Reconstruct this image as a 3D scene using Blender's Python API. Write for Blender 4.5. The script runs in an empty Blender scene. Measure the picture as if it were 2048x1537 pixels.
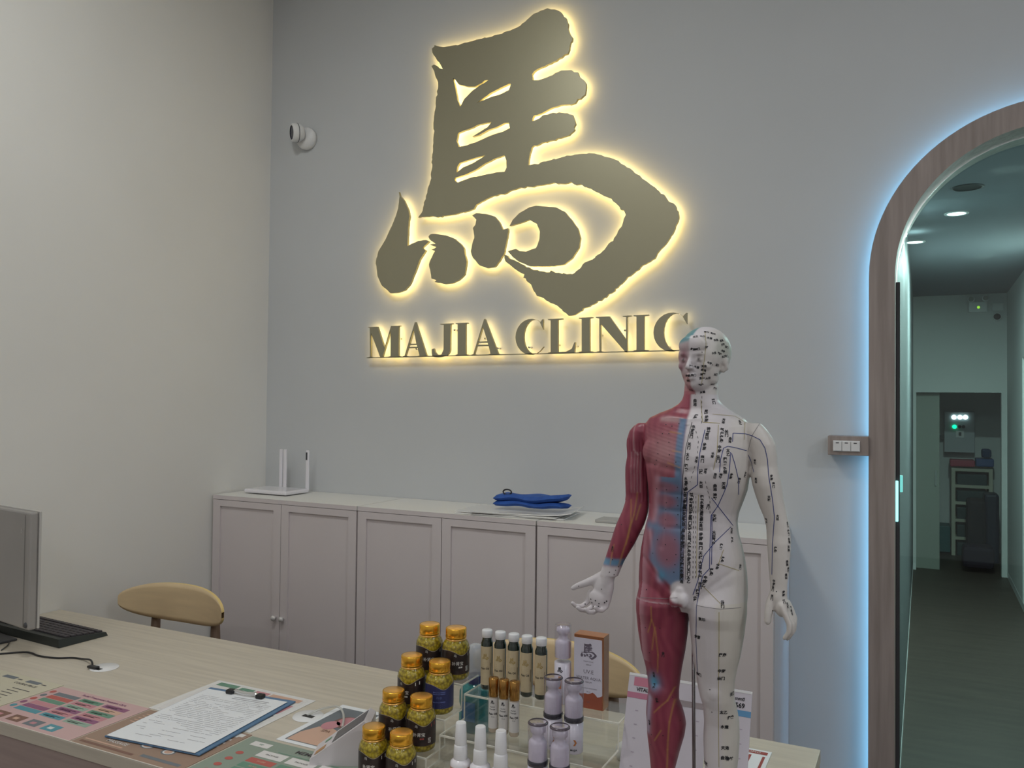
import bpy, math, random
import numpy as np
from mathutils import Vector, Matrix
from mathutils.geometry import tessellate_polygon
from mathutils.bvhtree import BVHTree
random.seed(4); rng = np.random.default_rng(4)
S = bpy.context.scene; COL = S.collection
PI = math.pi; R = math.radians

# ------------------------------------------------------------ camera
FPX = 1660.7; YAW, PIT, ROL = R(26.359), R(1.177), R(0.6026); CZ = 1.57
cf = np.array([-math.sin(YAW)*math.cos(PIT), math.cos(YAW)*math.cos(PIT), math.sin(PIT)])
cr = np.array([math.cos(YAW), math.sin(YAW), 0.0]); cu = np.cross(cr, cf)
cr2 = cr*math.cos(ROL)+cu*math.sin(ROL); cu2 = -cr*math.sin(ROL)+cu*math.cos(ROL)
CAM = np.array([0, 0, CZ])
cam = bpy.data.cameras.new('camera'); co = bpy.data.objects.new('camera', cam); COL.objects.link(co)
co.matrix_world = Matrix(((cr2[0], cu2[0], -cf[0], 0), (cr2[1], cu2[1], -cf[1], 0), (cr2[2], cu2[2], -cf[2], CZ), (0, 0, 0, 1)))
cam.sensor_fit = 'HORIZONTAL'; cam.sensor_width = 36; cam.lens = FPX*36/2048; cam.clip_start = .02; cam.clip_end = 60
S.camera = co

# ------------------------------------------------------------ exposure, world, lights
S.view_settings.view_transform = 'Standard'; S.view_settings.look = 'None'
S.view_settings.exposure = 0.0; S.view_settings.gamma = 1.0; S.view_settings.use_curve_mapping = False
W = bpy.data.worlds.new('world'); S.world = W; W.use_nodes = True
W.node_tree.nodes['Background'].inputs[0].default_value = (.5, .55, .6, 1); W.node_tree.nodes['Background'].inputs[1].default_value = .05
def area(name, loc, size, power, color, rot=(0, 0, 0), shape='DISK', spread=PI):
    l = bpy.data.lights.new(name, 'AREA'); l.shape = shape; l.size = size; l.energy = power; l.color = color; l.spread = spread
    o = bpy.data.objects.new(name, l); o.location = loc; o.rotation_euler = rot; COL.objects.link(o); return o
area('ceiling_or_fill_lamp', (-1.65, 1.2, 3.66), .5, 19, (.98, 1, .97))
area('ceiling_or_fill_lamp', (-.2, 1.2, 3.66), .5, 2.0, (.94, 1, 1))
area('ceiling_or_fill_lamp', (1.4, 1.3, 3.66), .5, 8, (.82, .93, 1))
area('ceiling_or_fill_lamp', (-1.6, -.7, 3.66), .6, 7, (1, .98, .97))
area('ceiling_or_fill_lamp', (.8, -.7, 3.66), .6, 6, (.92, .96, 1))
area('ceiling_or_fill_lamp', (-1.3, -2.3, 3.66), .3, 16, (1, .98, .98))  # unseen lamp added behind the camera as frontal fill
area('ceiling_or_fill_lamp', (1.6, -2.3, 3.66), .3, 19, (1, .98, .99))  # second fill lamp added behind the camera for surfaces facing it
area('ceiling_or_fill_lamp', (3.0, 0, 3.66), .3, 30, (.97, .98, 1))  # unseen lamp added far right to brighten the left wall
area('corridor_lamp', (.30, 3.75, 2.5), .12, 17, (.9, 1, .99))
area('corridor_lamp', (-.0, 4.6, 2.5), .12, 17, (.9, 1, .99))
area('corridor_lamp', (.35, 6.2, 2.55), .12, 55, (.9, 1, .98))

# ------------------------------------------------------------ pixel -> point on a plane of the place
def ray(u, v): return cf+cr2*((u-1024)/FPX)-cu2*((v-768.5)/FPX)
def aty(u, v, y): d = ray(u, v); return CAM+d*(y/d[1])
def atz(u, v, z): d = ray(u, v); return CAM+d*((z-CZ)/d[2])
def atx(u, v, x): d = ray(u, v); return CAM+d*(x/d[0])

# ------------------------------------------------------------ materials
def mat(name, color, rough=.5, metal=0., emit=None, estr=0., spec=.5, coat=0., trans=0., ior=1.45, sss=0.):
    m = bpy.data.materials.new(name); m.use_nodes = True; b = m.node_tree.nodes['Principled BSDF']
    b.inputs['Base Color'].default_value = (*color, 1); b.inputs['Roughness'].default_value = rough; b.inputs['Metallic'].default_value = metal
    b.inputs['Specular IOR Level'].default_value = spec; b.inputs['Coat Weight'].default_value = coat
    b.inputs['Transmission Weight'].default_value = trans; b.inputs['IOR'].default_value = ior
    if emit: b.inputs['Emission Color'].default_value = (*emit, 1); b.inputs['Emission Strength'].default_value = estr
    m.diffuse_color = (*color, 1); return m
def noisy(m, c2, scale=(1, 1, 1), nscale=5., detail=4., lo=.35, hi=.65, bump=0., bdist=.002, coord='Object'):
    nt = m.node_tree; N = nt.nodes; L = nt.links; b = N['Principled BSDF']
    tc = N.new('ShaderNodeTexCoord'); mp = N.new('ShaderNodeMapping'); mp.inputs['Scale'].default_value = scale
    nz = N.new('ShaderNodeTexNoise'); nz.inputs['Scale'].default_value = nscale; nz.inputs['Detail'].default_value = detail
    mr = N.new('ShaderNodeMapRange'); mr.inputs[1].default_value = lo; mr.inputs[2].default_value = hi
    mx = N.new('ShaderNodeMix'); mx.data_type = 'RGBA'
    L.new(tc.outputs[coord], mp.inputs[0]); L.new(mp.outputs[0], nz.inputs['Vector']); L.new(nz.outputs['Fac'], mr.inputs[0]); L.new(mr.outputs[0], mx.inputs[0])
    mx.inputs[6].default_value = b.inputs['Base Color'].default_value[:]; mx.inputs[7].default_value = (*c2, 1)
    L.new(mx.outputs[2], b.inputs['Base Color'])
    if bump:
        bp = N.new('ShaderNodeBump'); bp.inputs['Strength'].default_value = bump; bp.inputs['Distance'].default_value = bdist
        L.new(nz.outputs['Fac'], bp.inputs['Height']); L.new(bp.outputs[0], b.inputs['Normal'])
    return m
def clear(name, tint=(1, 1, 1), refl=.5, rough=.02, haze=0., hcol=(.9, .9, .85)):
    """thin clear plastic or glass sheet: tinted see-through with Fresnel gloss"""
    m = bpy.data.materials.new(name); m.use_nodes = True; nt = m.node_tree; N = nt.nodes; L = nt.links
    N.remove(N['Principled BSDF']); out = N['Material Output']
    t = N.new('ShaderNodeBsdfTransparent'); t.inputs[0].default_value = (*tint, 1)
    g = N.new('ShaderNodeBsdfGlossy'); g.inputs['Roughness'].default_value = rough; g.inputs['Color'].default_value = (1, 1, 1, 1)
    lw = N.new('ShaderNodeLayerWeight'); lw.inputs[0].default_value = .5
    pw = N.new('ShaderNodeMath'); pw.operation = 'POWER'; pw.inputs[1].default_value = 4.
    mu = N.new('ShaderNodeMath'); mu.operation = 'MULTIPLY_ADD'; mu.inputs[1].default_value = refl*.8; mu.inputs[2].default_value = refl*.07; mu.use_clamp = True
    mx = N.new('ShaderNodeMixShader'); L.new(lw.outputs['Facing'], pw.inputs[0]); L.new(pw.outputs[0], mu.inputs[0]); L.new(mu.outputs[0], mx.inputs[0])
    L.new(t.outputs[0], mx.inputs[1]); L.new(g.outputs[0], mx.inputs[2])
    last = mx
    if haze:
        d = N.new('ShaderNodeBsdfDiffuse'); d.inputs[0].default_value = (*hcol, 1); m2 = N.new('ShaderNodeMixShader'); m2.inputs[0].default_value = haze
        L.new(mx.outputs[0], m2.inputs[1]); L.new(d.outputs[0], m2.inputs[2]); last = m2
    L.new(last.outputs[0], out.inputs[0]); return m
M = {}
M['back_dimmed'] = noisy(mat('back_wall_dimmed_paint', (.575, .59, .60), .85), (.60, .615, .625), nscale=1.5, bump=.05)  # dimmer light on the back wall is put into this darker, cooler paint
M['left_lit'] = noisy(mat('left_wall_lit_paint', (.77, .755, .72), .85), (.80, .785, .75), nscale=1.5, bump=.05)  # stronger light on the left wall is put into this paler paint
M['wall_paint'] = noisy(mat('wall_paint', (.69, .69, .68), .85), (.72, .72, .71), nscale=1.5, bump=.05)
M['ceiling'] = mat('ceiling_paint', (.72, .72, .72), .9)
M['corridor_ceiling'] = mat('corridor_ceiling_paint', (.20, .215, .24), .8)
M['floor'] = noisy(mat('floor_wood', (.085, .062, .05), .5), (.055, .04, .033), scale=(1, 9, 1), nscale=2.2, lo=.3, hi=.7)
M['desk'] = noisy(mat('desk_laminate', (.62, .56, .46), .42), (.54, .485, .40), scale=(1.2, 26, 26), nscale=2.6, detail=6)
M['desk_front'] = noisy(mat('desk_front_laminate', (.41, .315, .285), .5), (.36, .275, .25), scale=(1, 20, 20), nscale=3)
M['frame_wood'] = noisy(mat('arch_wood', (.38, .32, .295), .5), (.27, .225, .205), scale=(14, 14, .9), nscale=3.2, detail=7, lo=.3, hi=.68)
M['cab'] = noisy(mat('cabinet_white', (.66, .60, .60), .45), (.68, .62, .62), nscale=3)
M['cab_top'] = mat('cabinet_top_white', (.80, .79, .75), .4)
M['white'] = mat('white_plastic', (.80, .80, .80), .35); M['whitegloss'] = mat('white_gloss_plastic', (.82, .80, .84), .2, coat=.3)
M['black'] = mat('black_plastic', (.02, .02, .022), .4); M['dark'] = mat('dark_grey', (.06, .06, .065), .45)
M['grey'] = mat('grey_plastic', (.42, .41, .39), .4); M['silver'] = mat('silver_metal', (.75, .75, .74), .25, 1.)
M['sign'] = mat('sign_brushed_gold', (.37, .345, .24), .40, .55)
M['led_warm'] = mat('warm_led', (1, .9, .6), emit=(1, .74, .28), estr=4.6)
M['led_blue'] = mat('blue_led', (.6, .85, 1), emit=(.22, .62, 1.), estr=11.)
M['lamp'] = mat('lamp_diffuser', (1, 1, 1), emit=(.85, 1, 1), estr=12.)
M['plywood'] = noisy(mat('plywood_beech', (.78, .60, .365), .42), (.70, .535, .325), scale=(2, 2, 14), nscale=3)
M['plyedge'] = mat('plywood_edge', (.80, .60, .25), .5); M['chairleg'] = noisy(mat('chair_leg_walnut', (.20, .13, .085), .5), (.15, .09, .06), scale=(8, 8, 1))
M['black_print'] = mat('black_print', (.02, .02, .025), .6)
M['paper'] = mat('paper', (.80, .82, .84), .7)

# ------------------------------------------------------------ geometry collector
class G:
    def __init__(s): s.v = []; s.f = []; s.m = []; s.sm = []
    def add(s, V_, F_, mi=0, smooth=False):
        b = len(s.v); s.v += [tuple(map(float, p)) for p in V_]; s.f += [tuple(i+b for i in q) for q in F_]; s.m += [mi]*len(F_); s.sm += [smooth]*len(F_); return s
    def box(s, lo, hi, mi=0, bev=0.):
        x0, y0, z0 = lo; x1, y1, z1 = hi
        if bev:
            t = bmesh_box(lo, hi, bev); return s.add(t[0], t[1], mi, False)
        return s.add([(x0, y0, z0), (x1, y0, z0), (x1, y1, z0), (x0, y1, z0), (x0, y0, z1), (x1, y0, z1), (x1, y1, z1), (x0, y1, z1)],
                     [(0, 3, 2, 1), (4, 5, 6, 7), (0, 1, 5, 4), (1, 2, 6, 5), (2, 3, 7, 6), (3, 0, 4, 7)], mi)
    def lathe(s, prof, seg=28, c=(0, 0, 0), mi=0, smooth=True, axis='z', sc=(1, 1), a0=0, a1=2*PI):
        V_ = []; F_ = []; n = len(prof); full = abs(a1-a0-2*PI) < 1e-6; K = seg if full else seg+1
        for j in range(K):
            a = a0+(a1-a0)*j/seg
            for r_, h in prof:
                x, y, z = r_*math.cos(a)*sc[0], r_*math.sin(a)*sc[1], h
                if axis == 'y': x, y, z = x, z, y
                if axis == 'x': x, y, z = z, x, y
                V_.append((x+c[0], y+c[1], z+c[2]))
        for j in range(seg):
            j2 = (j+1) % K
            for i in range(n-1): F_.append((j*n+i, j2*n+i, j2*n+i+1, j*n+i+1))
        return s.add(V_, F_, mi, smooth)
    def tube(s, pts, rad, seg=8, mi=0, flat=1., caps=True):
        P = [Vector(p) for p in pts]; n = len(P); rad = rad if hasattr(rad, '__len__') else [rad]*n
        V_ = []; F_ = []; up = None
        for i, p in enumerate(P):
            t = (P[min(i+1, n-1)]-P[max(i-1, 0)]).normalized()
            if up is None: up = t.orthogonal().normalized()
            up = (up-t*up.dot(t)).normalized(); w = t.cross(up)
            for k in range(seg):
                a = 2*PI*k/seg; V_.append(p+up*math.cos(a)*rad[i]*flat+w*math.sin(a)*rad[i])
        for i in range(n-1):
            for k in range(seg):
                k2 = (k+1) % seg; F_.append((i*seg+k, i*seg+k2, (i+1)*seg+k2, (i+1)*seg+k))
        if caps: F_.append(tuple(reversed(range(seg)))); F_.append(tuple((n-1)*seg+k for k in range(seg)))
        return s.add(V_, F_, mi, True)
    def prism(s, loops, fn, t0, t1, mi=0, back=None, side=None):
        """flat outline(s) (first outer, rest holes), fn(a,b,t)->point, extruded t0..t1"""
        ls = [[Vector((a, b, 0)) for a, b in l] for l in loops]; tri = tessellate_polygon(ls)
        flat = [p for l in ls for p in l]; n = len(flat)
        V_ = [fn(p.x, p.y, t0) for p in flat]+[fn(p.x, p.y, t1) for p in flat]
        s.add(V_, [tuple(t) for t in tri], mi); b = len(s.v)-2*n
        F2 = [tuple(i+n+b for i in reversed(t)) for t in tri]; s.f += F2; s.m += [mi if back is None else back]*len(F2); s.sm += [False]*len(F2)
        k = 0; F3 = []
        for l in ls:
            m_ = len(l)
            for i in range(m_): a, c = k+i, k+(i+1) % m_; F3.append((a+b, c+b, c+n+b, a+n+b))
            k += m_
        s.f += F3; s.m += [mi if side is None else side]*len(F3); s.sm += [False]*len(F3); return s
    def quad(s, p, mi=0): return s.add(p, [tuple(range(len(p)))], mi)
    def ell(s, c, r, mi=0, seg=20, rings=12, rot=None):
        V_ = []; F_ = []
        for i in range(rings+1):
            th = PI*i/rings
            for j in range(seg):
                a = 2*PI*j/seg; p = Vector((r[0]*math.sin(th)*math.cos(a), r[1]*math.sin(th)*math.sin(a), r[2]*math.cos(th)))
                if rot: p = rot@p
                V_.append(p+Vector(c))
        for i in range(rings):
            for j in range(seg): j2 = (j+1) % seg; F_.append((i*seg+j, (i+1)*seg+j, (i+1)*seg+j2, i*seg+j2))
        return s.add(V_, F_, mi, True)
import bmesh
def bmesh_box(lo, hi, bev):
    bm = bmesh.new(); bmesh.ops.create_cube(bm, size=1)
    for v in bm.verts: v.co = Vector([(lo[k]+hi[k])/2+v.co[k]*(hi[k]-lo[k]) for k in range(3)])
    bmesh.ops.bevel(bm, geom=bm.edges[:], offset=bev, segments=2, affect='EDGES', profile=.5)
    bm.verts.ensure_lookup_table(); r = ([tuple(v.co) for v in bm.verts], [tuple(v.index for v in f.verts) for f in bm.faces]); bm.free(); return r
def obj(name, g, mats, parent=None, off=(0, 0, 0)):
    """link one mesh object; off = world position subtracted from the vertices"""
    me = bpy.data.meshes.new(name); V_ = np.array(g.v)-np.array(off)
    me.from_pydata([tuple(p) for p in V_], [], g.f)
    for m in (mats if isinstance(mats, (list, tuple)) else [mats]): me.materials.append(m if not isinstance(m, str) else M[m])
    me.polygons.foreach_set('material_index', g.m); me.polygons.foreach_set('use_smooth', g.sm)
    bm = bmesh.new(); bm.from_mesh(me); bmesh.ops.recalc_face_normals(bm, faces=bm.faces); bm.to_mesh(me); bm.free()
    me.validate(); o = bpy.data.objects.new(name, me); COL.objects.link(o)
    if parent: o.parent = parent
    return o
def tag(o, label, cat, group=None):
    o['label'] = label; o['category'] = cat
    if group: o['group'] = group
    return o
def thing(name, label, cat, loc=(0, 0, 0), rz=0, group=None):
    o = bpy.data.objects.new(name, None); o.empty_display_size = .02; COL.objects.link(o); o.location = loc; o.rotation_euler = (0, 0, rz)
    return tag(o, label, cat, group)
def single(name, g, mats, label, cat, loc=(0, 0, 0), group=None):
    o = obj(name, g, mats, off=loc); o.location = loc; return tag(o, label, cat, group)
def struct(name, g, mats, parent=None):
    o = obj(name, g, mats, parent)
    if not parent: o['kind'] = 'structure'
    return o
def dup(root, loc, rz=None, label=None, group=None):
    r = root.copy(); COL.objects.link(r); r.location = loc
    if rz is not None: r.rotation_euler = (0, 0, rz)
    if label: r['label'] = label
    if group: r['group'] = group
    for ch in list(root.children):
        c = ch.copy(); COL.objects.link(c); c.parent = r
        for g_ in list(ch.children):
            d = g_.copy(); COL.objects.link(d); d.parent = c
    return r
_tc = {}
def textgeo(body, bold=0.):
    """built-in font text as (verts, faces), width-normalised around its centre, height unit = font size"""
    k = (body, bold)
    if k not in _tc:
        c = bpy.data.curves.new('t', 'FONT'); c.body = body; c.align_x = 'CENTER'; c.align_y = 'CENTER'; c.resolution_u = 2; c.offset = bold
        o = bpy.data.objects.new('t', c); COL.objects.link(o); bpy.context.view_layer.update()
        me = bpy.data.meshes.new_from_object(o.evaluated_get(bpy.context.evaluated_depsgraph_get()))
        _tc[k] = ([tuple(v.co) for v in me.vertices], [tuple(p.vertices) for p in me.polygons])
        bpy.data.objects.remove(o); bpy.data.curves.remove(c); bpy.data.meshes.remove(me)
    return _tc[k]
def text(g, body, size, fn, mi=0, bold=0., sx=1.):
    V_, F_ = textgeo(body, bold); return g.add([fn(x*size*sx, y*size) for x, y, z in V_], F_, mi)

# ------------------------------------------------------------ the room
WY = 3.135; XL = -2.903; CH = 3.70
g = G().box((XL-.1, -3.2, -.1), (3.6, 12, 0)); struct('floor', g, 'floor')
g = G().box((XL-.1, -3.2, CH), (3.6, WY, CH+.1)); struct('ceiling', g, 'ceiling')
g = G().box((XL-.1, -3.2, 0), (XL, WY+.14, CH)); struct('wall_left', g, 'left_lit')
g = G().box((3.5, -3.2, 0), (3.6, WY+.14, CH)); struct('wall_right', g, 'wall_paint')
g = G().box((XL, -3.3, 0), (3.5, -3.2, CH)); struct('wall_front', g, 'wall_paint')
AX, AZ, RO, RI = .379, 2.006, .546, .465
def arcpts(r, n=48, a0=PI, a1=0): return [(AX+r*math.cos(a0+(a1-a0)*i/n), AZ+r*math.sin(a0+(a1-a0)*i/n)) for i in range(n+1)]
xz = lambda a, b, t: (a, t, b)
outer = [(XL, 0), (XL, CH), (3.5, CH), (3.5, 0), (AX+RI+.012, 0)]+arcpts(RI+.012, a0=0, a1=PI)+[(AX-RI-.012, 0)]
g = G().prism([outer], xz, WY, WY+.14); struct('wall_back', g, 'back_dimmed')
# arch frame of pale wood standing 5 cm proud of the wall, LED strip behind its rim
ring = [(AX-RO, 0)]+arcpts(RO)+[(AX+RO, 0), (AX+RI, 0)]+arcpts(RI, a0=0, a1=PI)+[(AX-RI, 0)]
fr = thing('arch_frame', 'pale wood arch frame around the corridor opening, edge glowing blue', 'door frame', (AX, WY, 0))
g = G().prism([ring], xz, 3.075, 3.098)
lin = [(AX-RI-.011, 0)]+arcpts(RI+.011)+[(AX+RI+.011, 0), (AX+RI, 0)]+arcpts(RI, a0=0, a1=PI)+[(AX-RI, 0)]
obj('frame_face', g, 'frame_wood', fr, (AX, WY, 0))
g = G().prism([lin], xz, 3.098, WY+.16); obj('reveal_lining', g, 'frame_wood', fr, (AX, WY, 0))
led = [(AX-RO+.022, .02)]+arcpts(RO-.022)+[(AX+RO-.022, .02), (AX+RO-.028, .02)]+arcpts(RO-.028, a0=0, a1=PI)+[(AX-RO+.028, .02)]
g = G().prism([led], xz, 3.104, 3.114); o = obj('led_strip', g, 'led_blue', fr, (AX, WY, 0)); o['label'] = 'blue LED strip behind the frame rim'
# switch block beside the arch
sw = thing('light_switch', 'wood-faced box with three rocker switches left of the arch', 'switch', (-.2295, 3.1, 1.429))
L0 = (-.2295, 3.1, 1.429)
obj('switch_box', G().box((-.296, 3.062, 1.396), (-.166, WY-.001, 1.462), bev=.002), 'frame_wood', sw, L0)
obj('switch_plate', G().box((-.279, 3.058, 1.409), (-.193, 3.062, 1.446), bev=.001), 'white', sw, L0)
for k in range(3):
    x0 = -.2775+k*.0285; rk = obj('rocker', G().box((x0, 3.053, 1.411), (x0+.0265, 3.058, 1.444), bev=.001), 'white', sw, L0)
    obj('indicator', G().box((x0+.008, 3.0522, 1.437), (x0+.018, 3.0531, 1.440)), 'dark', rk, L0)

# ------------------------------------------------------------ corridor behind the arch
g = G(); y0 = WY+.14
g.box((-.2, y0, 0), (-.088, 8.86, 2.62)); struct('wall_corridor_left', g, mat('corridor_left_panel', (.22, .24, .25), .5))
g = G().box((.69, 5.6, 0), (1.0, 6.75, 2.62)).box((.69, 7.55, 0), (1.0, 8.86, 2.62)).box((.69, 6.75, 1.95), (1.0, 7.55, 2.62)).box((1.0, y0, 0), (1.1, 10.6, 2.62)).box((.86, y0, 0), (1.0, 5.6, 2.62))
struct('wall_corridor_right', g, 'wall_paint')
g = G().box((.93, 6.75, 0), (.96, 7.55, 1.95)); d2 = struct('door_2', g, M['grey'])
obj('door_handle', G().tube([(.925, 6.85, .95), (.88, 6.85, .95), (.88, 6.97, .95)], .009), 'silver', d2)
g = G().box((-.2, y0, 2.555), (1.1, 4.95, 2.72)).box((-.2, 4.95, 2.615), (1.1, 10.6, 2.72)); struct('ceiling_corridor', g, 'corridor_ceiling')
# far wall with a doorway
g = G().box((-.2, 8.86, 0), (-.062, 8.96, 2.62)).box((.645, 8.86, 0), (1.0, 8.96, 2.62)).box((-.062, 8.86, 1.695), (.645, 8.96, 2.62)); struct('wall_corridor_end', g, 'wall_paint')
g = G().box((-1.2, 10.3, 0), (1.6, 10.4, 2.62)).box((-1.2, 8.96, 0), (-1.1, 10.3, 2.62)); struct('wall_storeroom', g, 'wall_paint')
g = G().box((-.30, 8.965, 0), (.14, 9.0, 1.69), bev=.003); d1 = struct('door_1', g, mat('door_grey_green', (.30, .32, .28), .6))
obj('door_handle', G().box((.10, 8.95, .80), (.115, 8.966, .95)), 'silver', d1)
g = G().box((.688, y0+2.4, 0), (.689, 8.86, .06)).box((-.088, y0, 0), (-.086, 8.86, .06)).box((-.086, 8.858, 0), (-.062, 8.86, .06)); struct('baseboard_corridor', g, 'white')
# glass door in the arch
gl = thing('glass_door', 'tinted glass door standing in the arched opening', 'door', (AX, 3.2, 0))
pane = [(AX-RI+.004, .01)]+arcpts(RI-.004)+[(AX+RI-.004, .01)]
M['door_glass'] = clear('door_glass', (.62, .74, .715), .55)
obj('glass_pane', G().prism([pane], xz, 3.196, 3.204), 'door_glass', gl, (AX, 3.2, 0))
obj('door_stile', G().box((-.0855, 3.188, .01), (-.073, 3.212, 2.0), bev=.001), 'dark', gl, (AX, 3.2, 0))
M['handle_glint'] = mat('painted_handle_glint', (.7, .95, .95), .2, emit=(.35, .95, .95), estr=1.3)  # LED reflection on the handle bars painted in as a faint glow
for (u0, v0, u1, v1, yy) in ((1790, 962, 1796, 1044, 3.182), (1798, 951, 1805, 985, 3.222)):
    a = aty(u0, v0, yy); b = aty(u1, v1, yy); h = obj('handle', G().box((a[0]+.001, yy-.006, b[2]), (b[0]+.001, yy+.006, a[2]), bev=.002), 'handle_glint', gl, (AX, 3.2, 0)); h['label'] = 'vertical handle bar with a painted cyan LED reflection'
def downlight(x, y, z, lit, label):
    t = thing('downlight', label, 'ceiling light', (x, y, z))
    obj('rim', G().lathe([(.044, -.004), (.056, -.004), (.058, 0), (.044, 0)], 28), 'white', t)
    obj('diffuser', G().lathe([(0, -.002), (.045, -.002)], 28), 'lamp' if lit else M['grey'], t)
p = atz(1913, 427, 2.555); downlight(p[0], p[1], 2.555, 1, 'lit round downlight nearest the arch in the corridor ceiling')
p = atz(1830, 484, 2.555); downlight(p[0], p[1], 2.555, 1, 'lit round downlight farther down the corridor, left of the first')
p = atz(1935, 375, 2.555); t = thing('ceiling_speaker', 'unlit dark round speaker in the corridor ceiling', 'speaker', (p[0], p[1], 2.555))
obj('speaker_rim', G().lathe([(.055, -.003), (.066, -.003), (.068, 0), (.055, 0)], 28), 'dark', t); obj('grille', G().lathe([(0, -.0015), (.056, -.0015)], 28), 'black', t)
# emergency light, junction box and camera on the corridor end wall
Y = 8.86
def P8(u, v, y=Y): return aty(u, v, y)
c0 = P8(1956, 615); t = thing('emergency_light', 'white twin-head emergency lamp high on the corridor end wall', 'lamp', tuple(c0))
a = P8(1937, 606); b = P8(1974, 625)
obj('battery_case', G().box((a[0], Y-.06, b[2]), (b[0], Y-.001, a[2]), bev=.006), 'white', t, tuple(c0))
for (u, v) in ((1942, 599), (1971, 597)):
    c = P8(u, v, Y-.05); hd = obj('lamp_head', G().lathe([(.0, .03), (.018, .028), (.027, .0), (.030, -.02), (.0, -.018)], 20, c=tuple(c), axis='y', mi=0), 'white', t, tuple(c0))
    obj('lens', G().lathe([(.0, -.022), (.022, -.021)], 20, c=tuple(c), axis='y'), 'grey', hd, tuple(c0))
c = P8(1957, 615, Y-.062); obj('status_light', G().lathe([(0, 0), (.012, 0)], 12, c=tuple(c), axis='y'), mat('status_green', (.6, .9, .1), emit=(.6, 1, .05), estr=1.2), t, tuple(c0))
a = P8(1984, 608); b = P8(2006, 622); single('junction_box', G().box((a[0], Y-.04, b[2]), (b[0], Y-.001, a[2]), bev=.003), 'white', 'small white box beside the corridor emergency lamp', 'box', (a[0], Y, a[2]))
c = P8(1994, 634, Y-.05); t = thing('security_camera', 'tiny black-faced camera under the box on the corridor end wall', 'camera', tuple(c))
obj('camera_body', G().lathe([(0, .05), (.03, .05), (.033, .02), (.036, -.01), (.034, -.02), (0, -.02)], 20, axis='y'), 'white', t)
obj('lens', G().lathe([(.029, -.0205), (.026, -.026), (.0, -.028)], 20, axis='y'), 'black', t)
# store room things
Y = 9.9
c = aty(1918, 865, 10.25); t = thing('electrical_panel', 'grey electrical box with three white lamps and one green', 'electrical box', tuple(c)); c = tuple(c)
a = aty(1888, 823, 10.2); b = aty(1949, 906, 10.2); obj('panel_box', G().box((a[0], 10.12, b[2]), (b[0], 10.299, a[2]), bev=.006), mat('panel_grey', (.50, .52, .55), .5), t, c)
for u in (1908, 1920, 1931):
    q = aty(u, 835, 10.11); o = obj('indicator_lamp', G().lathe([(0, -.006), (.02, -.004), (.024, .01)], 14, c=tuple(q), axis='y'), mat('white_indicator', (1, 1, 1), emit=(.85, .95, 1), estr=8), t, c)
q = aty(1909, 854, 10.11); o = obj('indicator_lamp', G().lathe([(0, -.006), (.018, -.004), (.022, .01)], 14, c=tuple(q), axis='y'), mat('green_indicator', (0, 1, .5), emit=(0, 1, .45), estr=3), t, c); o['label'] = 'green indicator lamp'
for u in (1919, 1927):
    q = aty(u, 854, 10.11); obj('switch_knob', G().lathe([(0, -.01), (.015, -.01), (.018, .01)], 12, c=tuple(q), axis='y'), 'black', t, c)
a = aty(1912, 862, 10.11); b = aty(1928, 876, 10.11); o = obj('meter', G().box((a[0], 10.105, b[2]), (b[0], 10.12, a[2])).box((a[0]+.025, 10.10, b[2]+.02), (b[0]-.025, 10.105, a[2]-.015), 1), ['white', 'dark'], t, c)
a = aty(1877, 870, 10.2); b = aty(1887, 878, 10.2); obj('side_handle', G().box((a[0], 10.17, b[2]), (b[0]+.01, 10.2, a[2])), 'black', t, c)
t = thing('drawer_tower', 'tall pale storage rack with dark open compartments in the storeroom', 'shelf', tuple(aty(1944, 1110, Y))); c = tuple(aty(1944, 1110, Y))
a = aty(1903, 936, Y); b = aty(1986, 1112, Y); x0, x1, zt = a[0], b[0], a[2]
g = G().box((x0, Y, 0), (x0+.035, Y+.35, zt)).box((x1-.035, Y, 0), (x1, Y+.35, zt)).box((x0, Y+.33, 0), (x1, Y+.35, zt)); obj('rack_frame', g, mat('rack_cream', (.55, .52, .42), .6), t, c)
for v in (938, 971, 1005, 1040, 1076):
    z = aty(1940, v, Y)[2]; obj('shelf_board', G().box((x0+.035, Y+.002, z-.03), (x1-.035, Y+.33, z)), mat('rack_cream', (.55, .52, .42), .6), t, c)
    obj('storage_bin', G().box((x0+.05, Y+.02, z-.2), (x1-.05, Y+.32, z-.06), bev=.01), mat('dark_teal_bin', (.02, .05, .055), .5), t, c)
def crate(u0, v0, u1, v1, y, d, name, m, label, cat, bev=.01):
    a = aty(u0, v0, y); b = aty(u1, v1, y); loc = ((a[0]+b[0])/2, y, b[2]); return single(name, G().box((a[0], y, b[2]), (b[0], y+d, a[2]), bev=bev), m, label, cat, loc)
crate(1900, 920, 1950, 935, Y+.02, .25, 'red_tray', mat('red_plastic', (.45, .05, .09), .5), 'red tray lying on top of the storeroom rack', 'tray')
crate(1952, 918, 1988, 935, Y+.02, .25, 'blue_box', mat('blue_plastic', (.02, .08, .26), .5), 'blue box beside the red tray on the storeroom rack', 'box')
crate(1964, 899, 1983, 917, Y+.04, .18, 'blue_bag', mat('navy_cloth', (.015, .05, .14), .8), 'small navy bundle on top of the blue storeroom box', 'bag', .02)
crate(1934, 1000, 1972, 1108, Y-.60, .28, 'travel_bag', mat('black_cloth', (.012, .01, .016), .8), 'black bag leaning on the storeroom rack', 'bag', .03)
crate(1968, 988, 1999, 1146, Y-.30, .25, 'suitcase', mat('navy_shell', (.008, .015, .04), .5), 'tall dark navy suitcase right of the black storeroom bag', 'suitcase', .03)
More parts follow.
